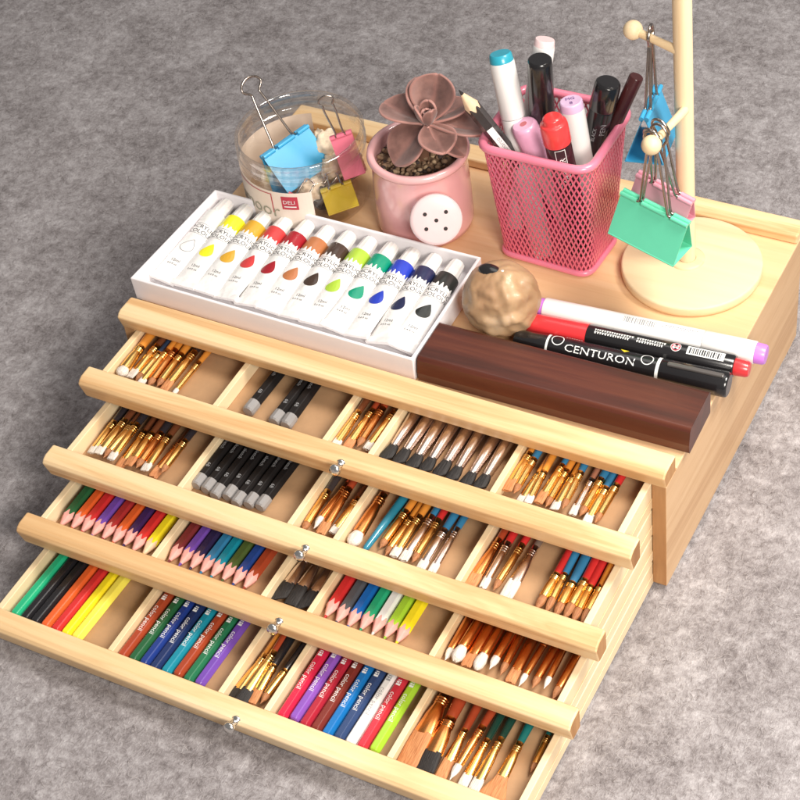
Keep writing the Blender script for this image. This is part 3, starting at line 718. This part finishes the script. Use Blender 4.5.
m = MB(); cf = cyl(.0077, .00015)
text_mb(m, 'CENTURON', .0070, lambda x, y: cf(.0070-y, .0355+x*1.25)); glyphs(m, .034, .045, -.0052, .0010, cf)
for cy_ in (.0300, .0905):
    pp = [(.0004+.0042*math.cos(a*PI/14), cy_+.0042*math.sin(a*PI/14)) for a in range(28)]; qq = [(.0004+(x-.0004)*.86, cy_+(y-cy_)*.86) for x, y in pp]
    m.add([cf(*p) for p in pp]+[cf(*p) for p in qq], [(i, 28+i, 28+(i+1) % 28, (i+1) % 28) for i in range(28)])
m.build('print', ink_white, w3)
m = MB(); m.add([cf(-.0046, .0710), cf(-.0040, .0770), cf(-.0012, .0745), ], [(0, 1, 2)]); m.build('warning_triangle', plain('yellow_ink', (.85, .65, .03), .5), w3)
m = MB(); m.box(-.0002, .0030, .104, .141, .0074, .0096); o = m.build('clip', plain('grey_black_plastic', (.10, .09, .085), .3, coat=.5), w3, .0008); o.location = (0, 0, 0)

# ------------------------------------------------------------------ carved stone ball
st = MB(); n, mm_ = 72, 44
vs = []
for k in range(mm_+1):
    t_ = PI*k/mm_
    for i in range(n):
        a = 2*PI*i/n; d = Vector((math.sin(t_)*math.cos(a), math.sin(t_)*math.sin(a), math.cos(t_)))
        q = noise.noise(d*2.2+Vector((3, 1, 7)))*.12+noise.noise(d*4.2)*.085+abs(noise.noise(d*6.5+Vector((5, 0, 0))))*.06
        face = max(0, d.dot(Vector((.45, -.75, .35)).normalized())-.2)
        rr = .0268*(1+q*(.35+1.3*face))
        p = d*rr; vs.append((p.x*.97, p.y*.95, p.z*.93))
st.add(vs, [(k*n+i, (k+1)*n+i, (k+1)*n+(i+1) % n, k*n+(i+1) % n) for k in range(mm_) for i in range(n)], 0, True)
sm, t, b = nt('amber_stone')
v = objvec(t, rnd=False); n1 = noise_node(t, 26, 3, .45, v, .5)
r_ = ramp(t, n1.outputs['Fac'], [(.30, (.26, .14, .07)), (.44, (.40, .24, .13)), (.56, (.50, .32, .18)), (.72, (.62, .45, .29))]); lk(t, r_.outputs[0], b.inputs['Base Color'])
b.inputs['Roughness'].default_value = .48; b.inputs['Coat Weight'].default_value = .12; b.inputs['Subsurface Weight'].default_value = .15; b.inputs['Subsurface Radius'].default_value = (.006, .003, .001)
bump(t, b, n1.outputs['Fac'], .35, .002)
so = empty('carved_stone', (.2470, .0935, T)); tag(so, 'lumpy amber brown stone ball with black hollow beside the white tray', 'stone')
o = st.build('stone_body', sm, so); o.location = (0, 0, .0238)
m = MB(); m.sphere((0, 0, 0), 1, 24, 12, 0, (.0090, .0052, .0030)); o = m.build('black_hollow', black_plastic, so); o.location = (-.0060, -.0005, .0462); o.rotation_euler = (math.radians(12), 0, math.radians(-8))
m = MB(); m.sphere((0, 0, 0), 1, 16, 8, 0, (.0020, .0015, .0015)); o = m.build('painted_glint', white_plastic, so); o.location = (.0030, -.0002, .0478)  # white blob painted in as the highlight beside the black hollow

# ------------------------------------------------------------------ pink watering-can pot with a succulent
POT = (.1490, .1725)
pot = empty('succulent_pot', (*POT, T)); tag(pot, 'pink ceramic watering can pot with a mauve succulent', 'potted plant')
m = MB(); m.lathe_z([(0, .0002), (.0310, .0002), (.0335, .0015), (.0345, .006), (.0345, .030), (.0335, .050), (.0326, .0570), (.0330, .0585), (.0352, .0600), (.0360, .0620), (.0355, .0645), (.0338, .0655), (.0315, .0650), (.0302, .0630), (.0298, .058), (.0298, .048), (0, .046)], 72)
m.build('pot', ceramic_pink, pot)
ga = MB(); rs = random.Random(5)
for i in range(420):
    a = rs.uniform(0, 2*PI); rad = .0286*math.sqrt(rs.random()); r0 = rs.uniform(.0011, .0022)
    ga.sphere((rad*math.cos(a), rad*math.sin(a), .0555+rs.uniform(-.002, .0022)), r0, 7, 5, rs.choice((0, 0, 1, 2)), (rs.uniform(.7, 1.3), rs.uniform(.7, 1.2), .8))
ga.lathe_z([(0, .0545), (.0296, .0545)], 24, 0)
o = ga.build('gravel', [gravel_m, plain('gravel_tan', (.50, .36, .22), .8, var=.2), plain('gravel_dark', (.06, .04, .035), .8)], pot); o['kind'] = 'stuff'
# rose disc facing the camera on the front of the pot
dd = Vector((.50, -.80, .42)).normalized()
ro = MB(); Rr = .0180; n = 40
def disc_hole_mesh():
    m = MB(); m.loft([(-.030, .0060, .0060), (-.012, .0075, .0075), (-.004, Rr*.88, Rr*.88), (-.0012, Rr, Rr), (.0010, Rr, Rr), (.0021, Rr*.96, Rr*.96), (.0026, Rr*.85, Rr*.85), (.0029, Rr*.4, Rr*.4)], 48)
    return m
ro = disc_hole_mesh().build('sprinkler_rose', ceramic_pale, pot)
c = Vector((.1798, .1345, .1397))-Vector((*POT, T))
_y = dd; _z = (Vector((0, 0, 1))-_y*_y.z).normalized(); _x = _y.cross(_z)
ro.matrix_basis = Matrix.Translation(c) @ Matrix((_x, _y, _z)).transposed().to_4x4()
for hx, hz in ((0, 0), (.0072, .0052), (-.0072, .0050), (.0075, -.0052), (-.0056, -.0066)):
    m = MB(); m.loft([(-.0008, .0014, .0014), (.0001, .0014, .0014)], 16); ho = m.build('hole', dark_hole, ro); ho.location = (hx, .00292 if hx == 0 else .00286, hz)
def leaf_mat():
    m, t, b = nt('succulent_leaf')
    at = t.nodes.new('ShaderNodeAttribute'); at.attribute_name = 'edge'
    n1 = noise_node(t, 90, 4, .6, objvec(t))
    r = ramp(t, n1.outputs['Fac'], [(.3, (.12, .052, .043)), (.7, (.27, .130, .105))])
    mx = t.nodes.new('ShaderNodeMix'); mx.data_type = 'RGBA'; lk(t, at.outputs['Fac'], mx.inputs['Factor']); lk(t, r.outputs[0], mx.inputs['A']); mx.inputs['B'].default_value = (.40, .19, .16, 1)
    lk(t, mx.outputs['Result'], b.inputs['Base Color']); b.inputs['Roughness'].default_value = .5
    b.inputs['Subsurface Weight'].default_value = .1; b.inputs['Subsurface Radius'].default_value = (.004, .002, .001)
    b.inputs['Sheen Weight'].default_value = .3
    return m
lm_ = leaf_mat()
def leaf(L, Wd, cup, bend, parent, az, el, base, roll=0):
    nu, nv = 18, 12; vs = []; ed = []
    for i in range(nu+1):
        s_ = i/nu; wdt = Wd*(math.sin(PI*min(1, s_**.85)**.95)**.62)*(.30+.70*s_**.8) if 0 < s_ < 1 else (.18*Wd if s_ == 0 else .0003)
        if s_ > .88: wdt *= 1-.35*((s_-.88)/.12)**2
        for j in range(nv+1):
            q = j/nv*2-1; x = wdt*q
            z = bend*L*s_*s_+cup*wdt*q*q*.9-.05*L*math.exp(-(q*5)**2)*math.sin(PI*s_)
            vs.append((x, L*s_, z)); e1 = abs(q)**9; e2 = max(0, (s_-.93)/.07)
            ed.append(min(1, max(e1, e2)+.35*math.exp(-(q*9)**2)))
    me = bpy.data.meshes.new('leaf'); me.from_pydata(vs, [], [(i*(nv+1)+j, i*(nv+1)+j+1, (i+1)*(nv+1)+j+1, (i+1)*(nv+1)+j) for i in range(nu) for j in range(nv)])
    for p in me.polygons: p.use_smooth = True
    at = me.attributes.new('edge', 'FLOAT', 'POINT')
    for k, e in enumerate(ed): at.data[k].value = e
    me.materials.append(lm_)
    o = link(me, 'leaf', parent); sd = o.modifiers.new('t', 'SOLIDIFY'); sd.thickness = .0019; sd.offset = -1
    sb = o.modifiers.new('s', 'SUBSURF'); sb.levels = 1; sb.render_levels = 1
    o.rotation_euler = Matrix.Rotation(math.radians(az), 3, 'Z').to_4x4().to_euler()
    o.matrix_basis = Matrix.Translation(base) @ Matrix.Rotation(math.radians(az-90), 4, 'Z') @ Matrix.Rotation(math.radians(el), 4, 'X') @ Matrix.Rotation(roll, 4, 'Y')
    return o
SB = Vector((.0120, -.0030, .0910))
m = MB(); m.tube([(.002, .002, .052), (.007, .0, .074), tuple(SB)], [.0040, .0034, .003]); m.build('stem', plain('stem_brown', (.20, .10, .06), .7), pot)
for L, Wd, cup, bend, az, el in [(.0320, .0240, .32, .12, 92, 44), (.0380, .0215, .30, .02, 168, 2), (.0350, .0260, .22, -.16, 238, -28), (.0300, .0185, .35, -.02, 318, -8), (.0400, .0200, .35, -.08, 22, -8),
                                 (.0330, .0145, .35, .10, 128, 26), (.0320, .0160, .35, .02, 58, 4), (.0330, .0160, .3, -.15, 350, -22), (.0140, .0080, .5, .3, 100, 58), (.0140, .0080, .5, .3, 215, 52), (.0135, .0074, .5, .3, 330, 55), (.009, .0052, .6, .3, 150, 72), (.009, .0052, .6, .3, 20, 70), (.008, .0045, .6, .3, 270, 74)]:
    leaf(L, Wd, cup, bend, pot, az, el, SB+Vector((.0012*math.cos(math.radians(az)), .0012*math.sin(math.radians(az)), .0005)))

# ------------------------------------------------------------------ binder clips
def clip(label, M, length, depth, spine, mat_, handle, group=None, wr=.0009, skew=0):
    """local: length along X, jaws at the origin, body hangs towards -Z, handles stand towards +Z; handle = list of (y, lean, height)"""
    r = empty('binder_clip'); tag(r, label, 'binder clip', group); r.matrix_world = M
    h = length/2; th = .0005
    b = MB()
    P = [(0.0008, 0), (spine/2, -depth), (-spine/2, -depth), (-.0008, 0)]
    def sheet(a, c):
        d = Vector((c[0]-a[0], c[1]-a[1])).normalized(); nrm = Vector((-d.y, d.x))*th
        p = [(a[0], a[1]), (c[0], c[1]), (c[0]+nrm.x, c[1]+nrm.y), (a[0]+nrm.x, a[1]+nrm.y)]
        b.prism_x(p, -h, h)
    sheet(P[0], P[1]); sheet(P[1], P[2]); sheet(P[2], P[3])
    b.tube([(-h, spine/2, -depth), (h, spine/2, -depth)], .0007, 10); b.tube([(-h, -spine/2, -depth), (h, -spine/2, -depth)], .0007, 10)
    for s_ in (1, -1):
        for x0, x1 in ((-h, -h*.52), (-h*.36, h*.36), (h*.52, h)):
            b.tube([(x0, s_*.0017, .0006), (x1, s_*.0017, .0006)], .0016, 12)
    b.build('clip_body', mat_, r, 0)
    for s_, lean, H_, head in handle:
        pts = []; hw0 = h*.44; nk = .0032
        prof = [(-h*.44-.004, 0), (-hw0-.001, .0), (-hw0+.0008, .0012), (-hw0*.80, H_*.2), (-nk-.001, H_*.72), (-nk, H_*.78), (-head*.95, H_*.86), (-head, H_*.90), (-head*.75, H_*.965), (-head*.3, H_), (0, H_*1.003)]
        prof = prof+[(-x, z) for x, z in reversed(prof[:-1])]
        cl, sl = math.cos(lean), math.sin(lean)
        pts = [(x+skew*z/H_, s_*.0017+z*sl, .0006+z*cl) for x, z in prof]
        # smooth the path
        for _ in range(2):
            q = [pts[0]]
            for a, c in zip(pts, pts[1:]):
                q.append(tuple(a[i]*.75+c[i]*.25 for i in range(3))); q.append(tuple(a[i]*.25+c[i]*.75 for i in range(3)))
            q.append(pts[-1]); pts = q
        m = MB(); m.tube(pts, wr, 10); m.build('handle', dark_steel, r)
    return r
def frame(o, xaxis, zaxis):
    x = Vector(xaxis).normalized(); z = Vector(zaxis); z = (z-x*z.dot(x)).normalized(); y = z.cross(x)
    return Matrix.Translation(o) @ Matrix((x, y, z)).transposed().to_4x4()

# ------------------------------------------------------------------ the peg stand
SC = Vector((.3435, .1880, T)); PD_ = Vector((-.0200, 0, 1))
stand = empty('peg_stand', SC); tag(stand, 'pale wood peg stand with round base and ball ended pegs', 'stand')
m = MB(); m.lathe_z([(0, .0002), (.0455, .0002), (.0470, .0010), (.0474, .003), (.0474, .0066), (.0470, .0076), (.0460, .0080), (.012, .0082), (0, .0082)], 96); m.build('round_base', beech, stand)
m = MB(); m.tube([Vector((-.0038, .001, .0082))+PD_*t_ for t_ in (0, .1, .2, .34)], [.0060, .0060, .0060, .0058], 28); m.build('pole', beech_up, stand)
m = MB(); m.lathe_z([(.0122, .0081), (.0120, .0092), (.0108, .0098), (.0062, .0100)], 48, 0, True, -.0038, .001); m.build('collar', beech, stand)
def peg(a, b, rb):
    a = Vector(a)-SC; b = Vector(b)-SC
    m = MB(); m.tube([a, a.lerp(b, .5), b], [.0030, .0025, .0028], 16); pg = m.build('peg', beech, stand)
    m = MB(); m.sphere(b, rb, 28, 18); m.build('ball_end', beech, pg)
peg((.3332, .187, .2778), (.3023, .192, .2824), .0062)
peg((.3395, .184, .2360), (.3378, .1335, .2452), .0062)

# green and pink clips hang on the lower peg, blue on the upper one
gM = frame((.3378, .1385, .1915), (.0500, -.0085, -.0075), (-.2, .04, 1))
clip('large mint green binder clip hanging from the lower peg', gM, .0490, .0275, .0225, clip_green, [(1, .10, .0585, .0062), (-1, .02, .0580, .0062)], 'clips hanging on the stand', skew=-.0100)
pM = frame((.3382, .1545, .1955), (.0405, -.0060, -.0085), (-.10, -.06, 1))
clip('pale pink binder clip hanging behind the green one', pM, .0410, .0215, .0170, clip_pink, [(1, -.01, .0525, .0062), (-1, -.13, .0525, .0062)], 'clips hanging on the stand', skew=-.0130)
bM = frame((.3152, .1885, .2320), (-.16, .96, -.10), (-.02, 0, 1))
clip('sky blue binder clip hanging from the upper peg', bM, .0420, .0310, .0240, clip_blue, [(1, -.03, .0545, .0062), (-1, .03, .0545, .0062)], 'clips hanging on the stand')

# ------------------------------------------------------------------ clear jar of clips
JC = Vector((.0555, .1680, T)); RJ = .0462
jar = empty('clear_jar', JC); tag(jar, 'round clear plastic jar with cream label holding clips', 'jar')
m = MB(); m.lathe_z([(0, .0003), (.0430, .0003), (.0448, .0020), (RJ-.0006, .006), (RJ, .030), (RJ, .0420), (RJ-.0012, .0440)], 96)
m.lathe_z([(RJ-.0024, .0440), (RJ-.0012, .030), (RJ-.0018, .0065), (.0430, .0026), (0, .0020)], 96); m.build('jar_body', jar_plastic, jar)
m = MB(); m.lathe_z([(RJ-.0012, .0440), (RJ+.0002, .0452), (RJ+.0006, .0462), (RJ-.0006, .0474), (RJ-.0008, .0492), (RJ+.0006, .0504), (RJ-.0008, .0520), (RJ-.0008, .0570), (RJ+.0004, .0588), (RJ-.0006, .0602), (RJ-.0020, .0602), (RJ-.0026, .0585), (RJ-.0026, .0440)], 96); m.build('threaded_rim', jar_rim_m, jar)
def jl(r, e): return lambda a, z: ((r+e)*math.cos(a), (r+e)*math.sin(a), z)
LA0, LA1 = math.radians(112), math.radians(307)
f_ = jl(RJ, .0002); m = MB(); quad_mb(m, LA0, LA1, .0070, .0390, f_, 0, 70, 1); o = m.build('label', cream_label, jar)
sd = o.modifiers.new('t', 'SOLIDIFY'); sd.thickness = .00015
f2 = jl(RJ, .00045)
lt = lambda x, y: f2(math.radians(238)+x/RJ, .0120+y)
m = MB(); text_mb(m, 'umoor', .0160, lambda x, y: f2(math.radians(221)+x/RJ, .0165+y)); m.build('lettering', label_olive, o)
m = MB(); quad_mb(m, math.radians(150), math.radians(270), .0362, .0370, f2, 0, 40, 1); quad_mb(m, math.radians(269.2), math.radians(270.2), .0200, .0370, f2); m.build('label_border', label_red, o)
m = MB(); quad_mb(m, math.radians(279), math.radians(294), .0245, .0360, f2, 0, 8, 1); lo = m.build('logo_patch', label_red, o)
f3 = jl(RJ, .0006); m = MB(); text_mb(m, 'DELI', .0046, lambda x, y: f3(math.radians(280.2)+x/RJ, .0295+y)); quad_mb(m, math.radians(281), math.radians(292), .0266, .0276, f3, 0, 6, 1); m.build('logo_lettering', ink_white, lo)

def ax(x, y, z): return Vector((x, y, z))
JBLUE = Vector((.0430, .1660, .1465)); JPINK = Vector((.0850, .1760, .1560))
clip('big sky blue binder clip leaning in the clear jar', frame(JBLUE, (.30, .94, .03), (-.42, .10, .90)), .0440, .0290, .0200, clip_blue, [(1, .10, .0520, .0090)], 'clips in the clear jar')
clip('rose pink binder clip against the jar rim', frame(JPINK, (.80, .55, .22), (-.60, .10, .8)), .0160, .0290, .0130, clip_hotpink, [(-1, -.3, .0330, .0055)], 'clips in the clear jar', .0007)
clip('yellow binder clip at the bottom right of the jar', frame(JC+ax(.0285, -.0070, .0205), (.75, .62, .15), (-.10, .45, .85)), .0230, .0160, .0150, clip_yellow, [(-1, .9, .0150, .0045)], 'clips in the clear jar', .0007)
clip('small red binder clip low in the jar beside the label', frame(JC+ax(.0100, -.0300, .0200), (.8, .1, -.5), (.2, .3, .9)), .0180, .0140, .0100, plain('clip_red_enamel', (.58, .05, .09), .35, coat=.3), [(1, .5, .016, .004)], 'clips in the clear jar', .0007)
clip('steel binder clip loose in the back of the jar', frame(JC+ax(.0260, .0180, .0250), (.5, .8, .2), (.3, -.1, .9)), .0200, .0150, .0120, dark_steel, [(1, .3, .022, .005)], 'clips in the clear jar', .0007)
clip('black binder clip under the yellow clip in the jar', frame(JC+ax(.0160, -.0060, .0150), (.7, -.4, .1), (.1, .4, .8)), .0200, .0120, .0100, black_plastic, [(1, .5, .016, .004)], 'clips in the clear jar', .0007)
rs = random.Random(11)
for i, (x, y, z, r0, w_) in enumerate([(-.016, .012, .026, .0115, 'left'), (.004, .022, .030, .0125, 'tallest'), (.017, .010, .023, .0100, 'middle'), (.006, -.008, .014, .0110, 'lowest'), (.030, .010, .036, .0060, 'small glossy'), (-.022, -.010, .012, .0110, 'hidden'), (.012, .028, .014, .0110, 'rear'), (-.028, .008, .016, .010, 'leftmost')]):
    m = MB(); n, mm_ = 28, 18; vs = []
    for k in range(mm_+1):
        t_ = PI*k/mm_
        for j in range(n):
            a = 2*PI*j/n; d = Vector((math.sin(t_)*math.cos(a), math.sin(t_)*math.sin(a), math.cos(t_)))
            vs.append(d*r0*(.82+.45*abs(noise.noise(d*2.6+Vector((i*5, 0, 0))))+.12*noise.noise(d*8)))
    m.add(vs, [(k*n+j, (k+1)*n+j, (k+1)*n+(j+1) % n, k*n+(j+1) % n) for k in range(mm_) for j in range(n)], 0, True)
    o = m.build('popcorn_ornament', popcorn_m); o.location = JC+ax(x, y, z)
    tag(o, {'left': 'cream popcorn lump left of the others behind the blue clip', 'tallest': 'tallest cream popcorn lump at the back of the jar', 'middle': 'cream popcorn lump between blue and pink clips', 'lowest': 'cream popcorn lump low in the jar under the blue clip', 'small glossy': 'tiny pale lump at the right back of the jar', 'hidden': 'cream popcorn lump low behind the jar label', 'rear': 'cream popcorn lump low against the jar back', 'leftmost': 'cream popcorn lump touching the left jar wall'}[w_], 'ornament', 'popcorn lumps in the jar')

# ------------------------------------------------------------------ pink mesh pen cup
cup = empty('mesh_pen_cup', (.2475, .185, T)); tag(cup, 'square pink metal mesh cup full of pens', 'pen cup')
OC = Vector((.2475, .185, T))
zt = .0940
bot = [Vector((.2150, .1570, 0)), Vector((.2820, .1545, 0)), Vector((.2845, .2010, 0)), Vector((.2190, .2010, 0))]
top = [Vector((.2062, .1535, zt)), Vector((.2858, .1535, zt)), Vector((.2860, .2260, zt)), Vector((.2062, .2250, zt))]
bot = [p-Vector((OC.x, OC.y, -.002)) for p in bot]; top = [p-Vector((OC.x, OC.y, 0)) for p in top]
def rrect(P, rad, k=6):
    out = []; n = 4
    for i in range(4):
        a = P[i]; pv = P[i-1]; nx = P[(i+1) % 4]; u = (pv-a).normalized()*rad; w = (nx-a).normalized()*rad
        for j in range(k+1):
            t_ = j/k; out.append((a+u)*(1-t_)**2+a*2*t_*(1-t_)+(a+w)*t_**2)
    return out
m = MB(); m.tube(rrect(top, .013), .0031, 12, 0, True); m.build('rim', rim_pink, cup)
m = MB(); m.tube(rrect([p+Vector((0, 0, .0012)) for p in bot], .010), .0024, 10, 0, True); m.build('base_rim', rim_pink, cup)
m = MB(); Q = rrect(bot, .010); m.add([Vector((0, 0, .0012))]+Q, [(0, 1+i, 1+(i+1) % len(Q)) for i in range(len(Q))]); m.build('base_plate', wire_pink, cup)
# four lattice walls (rounded corners follow the rim)
TR = rrect(top, .013, 6); BR = rrect([p+Vector((0, 0, .001)) for p in bot], .010, 6); NP = len(TR)
cum = [0]
for i in range(NP): cum.append(cum[-1]+(TR[(i+1) % NP]-TR[i]).length)
PER = cum[-1]
def wall_pt(s_, t_):
    s_ = s_ % PER
    for i in range(NP):
        if s_ <= cum[i+1]+1e-9: break
    q = (s_-cum[i])/(cum[i+1]-cum[i]) if cum[i+1] > cum[i] else 0
    a = TR[i].lerp(TR[(i+1) % NP], q); b_ = BR[i].lerp(BR[(i+1) % NP], q); return b_.lerp(a, t_)
m = MB(); cell = PER/72; rows = 22; wwd = .00050
for dirn in (1, -1):
    for k in range(72):
        prev = None
        for j in range(rows*1+1):
            t_ = j/rows; s_ = k*cell+dirn*j*cell*.5*1.0
            p = wall_pt(s_, t_)
            if prev is not None:
                tn = (wall_pt(s_+.0005, t_)-wall_pt(s_-.0005, t_)).normalized()
                up_ = (p-prev).normalized(); nr = tn.cross(Vector((0, 0, 1))).normalized(); sd_ = up_.cross(nr).normalized()*wwd; nn = nr*.0003*(1 if dirn > 0 else 1.15)
                vs = [prev-sd_-nn, prev+sd_-nn, prev+sd_+nn, prev-sd_+nn, p-sd_-nn, p+sd_-nn, p+sd_+nn, p-sd_+nn]
                m.add(vs, [(0, 1, 5, 4), (1, 2, 6, 5), (2, 3, 7, 6), (3, 0, 4, 7)])
            prev = p
m.build('mesh_wall', wire_pink, cup)

# pens in the cup
G = 'pens standing in the pink cup'
def pcup(name, label, top_, bot_, segs, roll=0, group=G, up=(.45, -.75, .4)): return pen(name, label, 'marker' if 'marker' in label else 'pen', top_, bot_, segs, group, up, roll)
pcup('marker', 'white marker with teal blue cap top in the pink cup', (.2095, .1900, .2455), (.2440, .1640, .1035), [
    ('cap_plug', [(0, .0066), (.0008, .0074), (.0055, .0079)], teal_plastic), ('cap', [(.0056, .0080), (.0065, .0083), (.044, .0085), (.0445, .0083)], white_plastic),
    ('barrel', [(.0449, .0083), (.0455, .0084), (.140, .0076), (.148, .0072)], white_plastic)])
pcup('marker', 'white marker with pale pink top behind the black cap', (.2303, .2150, .2445), (.2200, .1665, .1035), [
    ('cap_plug', [(0, .0062), (.0006, .0066), (.0045, .0070)], palepink_plastic), ('barrel', [(.0046, .0072), (.006, .0074), (.125, .0074), (.135, .0068)], white_plastic)])
pcup('marker', 'tall black capped marker with white ring in the cup', (.2380, .1900, .2475), (.2360, .1880, .1060), [
    ('cap', [(0, .0070), (.0008, .0078), (.004, .0081), (.0495, .0090), (.050, .0088)], black_plastic), ('ring', [(.0502, .0093), (.0524, .0093)], ink_white),
    ('barrel', [(.0526, .0086), (.13, .0084)], black_plastic)])
pk = pcup('marker', 'fat pink capped marker at the front of the cup', (.2310, .1740, .2050), (.2620, .1850, .1060), [
    ('cap', [(0, .0072), (.0006, .0080), (.0025, .0088), (.026, .0092), (.0285, .0098), (.031, .0098), (.0315, .0090)], plain('soft_pink_plastic', (.82, .42, .60), .3, coat=.5)), ('barrel', [(.0318, .0084), (.095, .0080)], white_plastic)])
m = MB(); m.loft([(-.0002, .0024, .0024), (.0002, .0024, .0024)], 20); m.build('air_hole', plain('rose_hole', (.55, .14, .16), .5), pk)
rd = pcup('marker', 'red capped black marker with white lettering in the cup', (.2570, .1640, .2250), (.2735, .1655, .1120), [
    ('cap', [(0, .0050), (.0010, .0064), (.0045, .0068), (.0050, .0088), (.0075, .0093), (.0195, .0094), (.0205, .0090)], plain('scarlet_plastic', (.80, .05, .05), .3, coat=.5)),
    ('barrel', [(.0206, .0084), (.0212, .0087), (.110, .0085)], plain('plum_black_plastic', (.035, .008, .012), .25, coat=.5))])
m = MB(); cfr = cyl(.0087); fr = lambda x, y: cfr(-.0003+y-.0022, .050-x)
text_mb(m, 'MARKER', .0058, lambda x, y: cfr(y-.0022, .0500-x)); 
m2_ = MB(); text_mb(m2_, 'OIL PAINT', .0030, lambda x, y: cfr(y+.0045, .0470-x)); m2_.build('small_print', ink_white, rd)
for a in (-.0032, .0034): quad_mb(m, a, a+.0004, .0220, .0515, cfr)
quad_mb(m, -.0032, .0038, .0218, .0222, cfr, 0, 6, 1)
m.build('lettering', ink_white, rd)
pu = pcup('marker', 'white marker with lilac lettered end at the right of the cup', (.2585, .1900, .2195), (.2745, .1870, .1060), [
    ('end_plug', [(0, .0068), (.0006, .0076), (.0060, .0079)], lilac_plastic), ('barrel', [(.0061, .0079), (.007, .0081), (.105, .0079), (.113, .0070)], white_plastic)])
m = MB(); text_mb(m, '8', .0046, lambda x, y: (.0014-x, -.0002, .0044-y-.0034+.0036)); text_mb(m, 'MG', .0042, lambda x, y: (.0034-x, -.0002, -.0008-y)); m.build('lettering', plain('violet_ink', (.12, .03, .22), .5), pu)
bb = pcup('marker', 'thick black marker with white print at the back right of the cup', (.2795, .2040, .2300), (.2540, .1900, .1060), [
    ('cap', [(0, .0070), (.001, .0082), (.004, .0087), (.020, .0089), (.0205, .0086)], black_plastic), ('barrel', [(.0207, .0080), (.0213, .0083), (.12, .0082)], black_plastic)])
m = MB(); cfb = cyl(.0084, .0001); text_mb(m, 'PEN', .0052, lambda x, y: cfb(y-.0045, .0380-x)); m2_ = MB(); text_mb(m2_, 'BLACK', .0034, lambda x, y: cfb(y+.0015, .0430-x)); m2_.build('small_print', ink_grey, bb); m.build('lettering', ink_grey, bb)
pcup('pen', 'slim dark brown pen leaning against the right edge of the cup', (.2945, .2150, .2300), (.2500, .1850, .1055), [('barrel', [(0, .0043), (.0006, .0048), (.13, .0048)], maroon_plastic)])
bp = tip_pencil('black pencil with sharpened pale point leaning out of the cup left side', G, (.1960, .1550, .2370), (.2560, .1900, .1065), (.016, .012, .013), wood_pale, R=.0050, length=.146, cone=.0170, name='graphite_pencil', up=(.45, -.75, .4))
m = MB(); m.add([(-.0024, .035, .0048), (.0024, .035, .0048), (.0024, .060, .0048), (-.0024, .060, .0048)], [(0, 1, 2, 3)], 0); text_mb(m, 'marco', .0045, lambda x, y: (y-.0015, .056-x, .0049), 1)
m.build('name_patch', [ink_white, ink_grey], bp)

# ------------------------------------------------------------------ light and camera
wd = bpy.data.worlds.new('World'); scene.world = wd; wd.use_nodes = True
bg = wd.node_tree.nodes['Background']; bg.inputs[0].default_value = (1.0, .965, .955, 1); bg.inputs[1].default_value = .24
def area(name, loc, target, size, power, col):
    l = bpy.data.lights.new(name, 'AREA'); l.shape = 'SQUARE'; l.size = size; l.energy = power; l.color = col
    o = bpy.data.objects.new(name, l); COL.objects.link(o); o.location = loc
    o.rotation_euler = (Vector(target)-Vector(loc)).to_track_quat('-Z', 'Y').to_euler(); return o
area('softbox_lamp', (.80, .22, 1.00), (.28, -.05, .05), .34, 12.5, (1, .95, .88))
area('front_lamp', (1.02, -.62, .80), (.38, -.16, .05), .38, 15.5, (1, .94, .86))
area('overhead_lamp', (.10, .55, 1.4), (.2, .1, 0), .7, 3.0, (1, .97, .94))
cam = bpy.data.cameras.new('camera'); co = bpy.data.objects.new('camera', cam); COL.objects.link(co); scene.camera = co
Rm = Matrix(((.8823, -.2623, .3908), (.4587, .6649, -.5895), (-.1052, .6994, .7070)))
q = Rm.to_quaternion(); q.normalize()
co.rotation_mode = 'QUATERNION'; co.rotation_quaternion = q; co.location = (.6836, -.7026, .9487)
cam.sensor_width = 36; cam.lens = 36*1.8554/.8; cam.clip_start = .02; cam.clip_end = 20
scene.view_settings.view_transform = 'Standard'; scene.view_settings.look = 'None'; scene.view_settings.exposure = 0
scene.cycles.use_denoising = True; scene.cycles.max_bounces = 8; scene.cycles.transparent_max_bounces = 24
